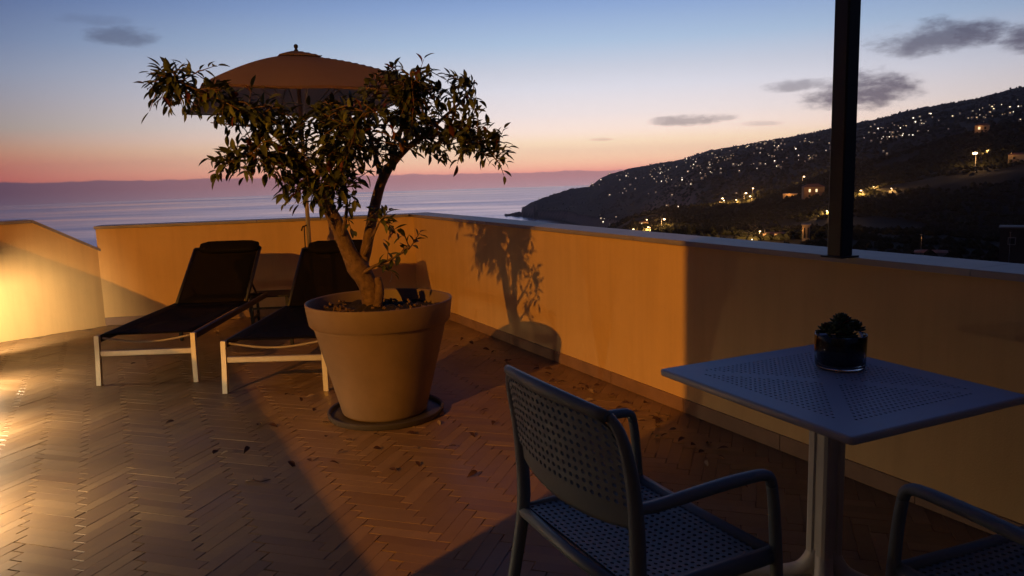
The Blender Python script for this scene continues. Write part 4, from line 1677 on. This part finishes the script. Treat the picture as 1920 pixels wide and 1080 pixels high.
def make_street_lamp(label):
    t_ = thing('street_lamp', (0, 0, 0), 0, label, 'street lamp', 'street lamps along the hillside roads')
    MB().tube([(0, 0, -3), (0, 0, 8)], [.12, .07], 6).build('pole', M_lampmetal, t_)
    MB().tube([(0, 0, 8), (.5, 0, 8.3), (1.3, 0, 8.3)], .06, 5).build('arm', M_lampmetal, t_)
    MB().lathe([(0, -.42), (.42, -.34), (.66, -.1), (.6, .12), (0, .3)], 8, (1.6, 0, 8.15)).build('lamp_head', M_lamp_on, t_)
    return t_


lamp_px = [(1830, 287, 2.3, 1), (1424, 434, .9, 1), (1618, 357, 1.0, 1), (1551, 395, .8, 1), (1505, 331, 1.0, 1), (1560, 308, 1.1, 0), (1240, 411, 1.4, 1), (1350, 372, 1.2, 1), (1359, 376, .8, 0), (1395, 362, 1.2, 1),
           (1411, 353, 1.0, 0), (1410, 368, 1.0, 0), (1379, 375, .8, 0), (1412, 449, .7, 0), (1219, 426, 1.0, 1), (1188, 430, 1.0, 0), (1248, 425, .7, 0), (1851, 282, .6, 0), (1640, 350, .5, 0), (1673, 353, .5, 0), (1215, 412, .7, 0), (1482, 433, .5, 0)]
LAMP_SAYS = {(1830, 287): "brightest street lamp of the dark slope, high up right of the post",
             (1424, 434): "street lamp beside the long low house with the orange lit roof",
             (1618, 357): "street lamp just right of the post, level with the two storey house",
             (1551, 395): "street lamp just left of the post, below the two storey house",
             (1505, 331): "street lamp right above the roof of the two storey house",
             (1560, 308): "highest street lamp against the left edge of the post",
             (1240, 411): "bright street lamp among the houses low on the shore",
             (1412, 449): "lowest street lamp by the parapet, left of the long low house",
             (1188, 430): "leftmost street lamp of the shore, close above the parapet",
             (1851, 282): "small street lamp close beside the brightest one on the upper slope"}
lp = None
for k, (x, y, s, lit) in enumerate(lamp_px):
    p = on_hill(x, y + 12 * s)
    if p is None:
        continue
    if lp is None:
        lp = make_street_lamp("glowing street lamp on the dark slope, one of the lamps dotted along the hillside roads")
        q = lp
    else:
        q = copy_tree(lp)
    q['label'] = LAMP_SAYS.get((x, y), "glowing street lamp on the dark slope, one of several strung along the hillside roads")
    f = min(1.3, max(.35, p.length / 620)) * s
    top = at(x, y, p.y)
    q.location = Vector((top.x, top.y, top.z - 8.15 * f))
    q.rotation_euler = (0, 0, random.uniform(0, 6.28))
    q.scale = (f, f, f)
    if lit:
        l_ = point_light('bulb', (1.6, 0, 7.4), 2600 * f * f, (1, .5, .16), .5, q)

def make_house(x, y, w, d, h, rz, label, windows, roof=True, wallm=None):
    p = on_hill(x, y)
    k_ = p.length / FPX
    w, d, h = w * k_, d * k_, h * k_
    windows = [(a * k_, b2 * k_, c * k_, e2 * k_, l2_) for a, b2, c, e2, l2_ in windows]
    t_ = thing('house', p + Vector((0, 0, 0)), rz, label, 'house')
    MB().box((0, 0, h / 2 - 3), (w, d, h + 6)).build('wall', wallm or M_white, t_)
    if roof:
        b = MB()
        e = .03 * w
        vs = [(-w / 2 - e, -d / 2 - e, h + .003), (w / 2 + e, -d / 2 - e, h + .003), (w / 2 + e, d / 2 + e, h + .003), (-w / 2 - e, d / 2 + e, h + .003), (-w / 4, 0, h * 1.28), (w / 4, 0, h * 1.28)]
        b.add(vs, [(0, 1, 5, 4), (1, 2, 5), (2, 3, 4, 5), (3, 0, 4), (3, 2, 1, 0)])
        b.build('roof', M_roof, t_)
    else:
        MB().box((0, 0, h + .12), (w + .4, d + .4, .22)).build('roof', M_white, t_)
    for (wx, wz, ww, wh, lit) in windows:
        f = MB().box((wx, -d / 2 - .03, wz), (ww + .3, .12, wh + .3)).build('window', M_white, t_)
        MB().box((wx, -d / 2 - .10, wz), (ww, .06, wh)).build('pane', M_win_on if lit else M_glasspane, f)
    return t_, p


def face(x, y):
    r = ray(x, y)
    return math.atan2(-r[0], r[1])


HOUSES = [
    (1524, 371, 34, 22, 19, .15, "two storey house with two lit windows on the slope left of the post", "two storey house", [(-7, 13, 3, 5, 1), (4, 13, 3, 5, 1), (-7, 4, 4, 5, 0), (5, 4, 7, 6, 0)], True, (-8, -24, 16), 1.0),
    (1486, 373, 32, 18, 9, 0, "low flat roofed annexe lit orange beside the two storey house", "flat roofed annexe", [(6, 4.2, 8, 6, 0)], False, (-6, -16, 11), 2.2),
    (1511, 451, 13, 14, 27, 0, "narrow pale tower with two tall dark openings near the parapet", "narrow tower", [(-2.8, 14, 2.2, 18, 0), (3, 14, 2.2, 18, 0)], False, (-6, -12, 22), .55),
    (1455, 447, 42, 22, 9, -.2, "long low house with an orange lit tiled roof beside a street lamp", "long low house", [(-10, 4.5, 4, 4, 0), (8, 4.5, 4, 4, 0)], True, (-16, -16, 15), .8),
    (1207, 424, 17, 12, 8, 0, "orange lit house low on the shore below the headland", "shore house", [(-3, 5, 2.5, 3, 1), (4, 3, 2.5, 3, 0)], True, (4, -12, 9), .8),
    (1841, 250, 20, 14, 12, 0, "orange lit house high on the slope at the right, above the brightest lamp", "house above the brightest lamp", [(-4, 8, 3, 4, 1), (4, 8, 3, 4, 0), (0, 3, 3, 4, 0)], True, (-4, -13, 12), .5),
    (1907, 302, 24, 16, 10, 0, "dimly lit orange house at the right edge of the view", "house at the right edge", [(-4, 5, 3, 4, 0)], True, (-8, -14, 14), .35),
    (1747, 484, 50, 36, 11, 0, "dark outbuilding with an orange lit roof just beyond the right parapet", "outbuilding", [(-8, 6, 6, 6, 0)], True, (-16, -24, 40), .8),
    (1905, 505, 48, 36, 66, 0, "dim brown building rising beyond the parapet at the right edge", "brown building", [(-8, 46, 8, 9, 0)], False, (-10, -34, 60), .02),
]
for (x, y, w, d, h, rz, label, short, wins, rf_, off, gain) in HOUSES:
    t_, p = make_house(x, y, w, d, h, face(x, y) + rz, label, wins, rf_, M_brown if short == 'brown building' else M_tan if short == 'two storey house' else None)
    k_ = p.length / FPX
    rot = Matrix.Rotation(t_.rotation_euler.z, 3, 'Z')
    o_ = rot @ Vector((off[0] * k_, off[1] * k_, 0))
    yl = thing('yard_lamp', p + o_, 0, "small yard lamp lighting the front of the " + short, 'lamp', 'yard lamps of the hillside houses')
    MB().tube([(0, 0, -6), (0, 0, off[2] * k_)], .04, 5).build('pole', M_lampmetal, yl)
    MB().box((0, 0, off[2] * k_ + .08), (.25, .25, .1)).build('lamp_head', M_lampmetal, yl)
    point_light('bulb', (0, 0, off[2] * k_ - .25), gain * 18.0 * (14 * k_) ** 2, (1, .40, .09), .15, yl)

# ------------------------------------------------------------------ haze
HZ = 6.0e-5
zt = float(Z.max()) + 30
b = MB().box((0, 0, (SEA - 16 + zt) / 2 - 10), (14900, 14900, zt - SEA + 40))
M_haze = bpy.data.materials.new("evening_haze")
M_haze.use_nodes = True
t = NT(M_haze.node_tree)
t.n.clear()
vp = t.new('ShaderNodeVolumePrincipled')
vp.inputs['Color'].default_value = (.86, .80, .90, 1)
vp.inputs['Density'].default_value = HZ
vp.inputs['Anisotropy'].default_value = .65
o_ = t.new('ShaderNodeOutputMaterial')
t.l.new(vp.outputs[0], o_.inputs['Volume'])
tag(b.build('haze', M_haze), "faint evening haze over the bay", 'haze', kind='stuff')
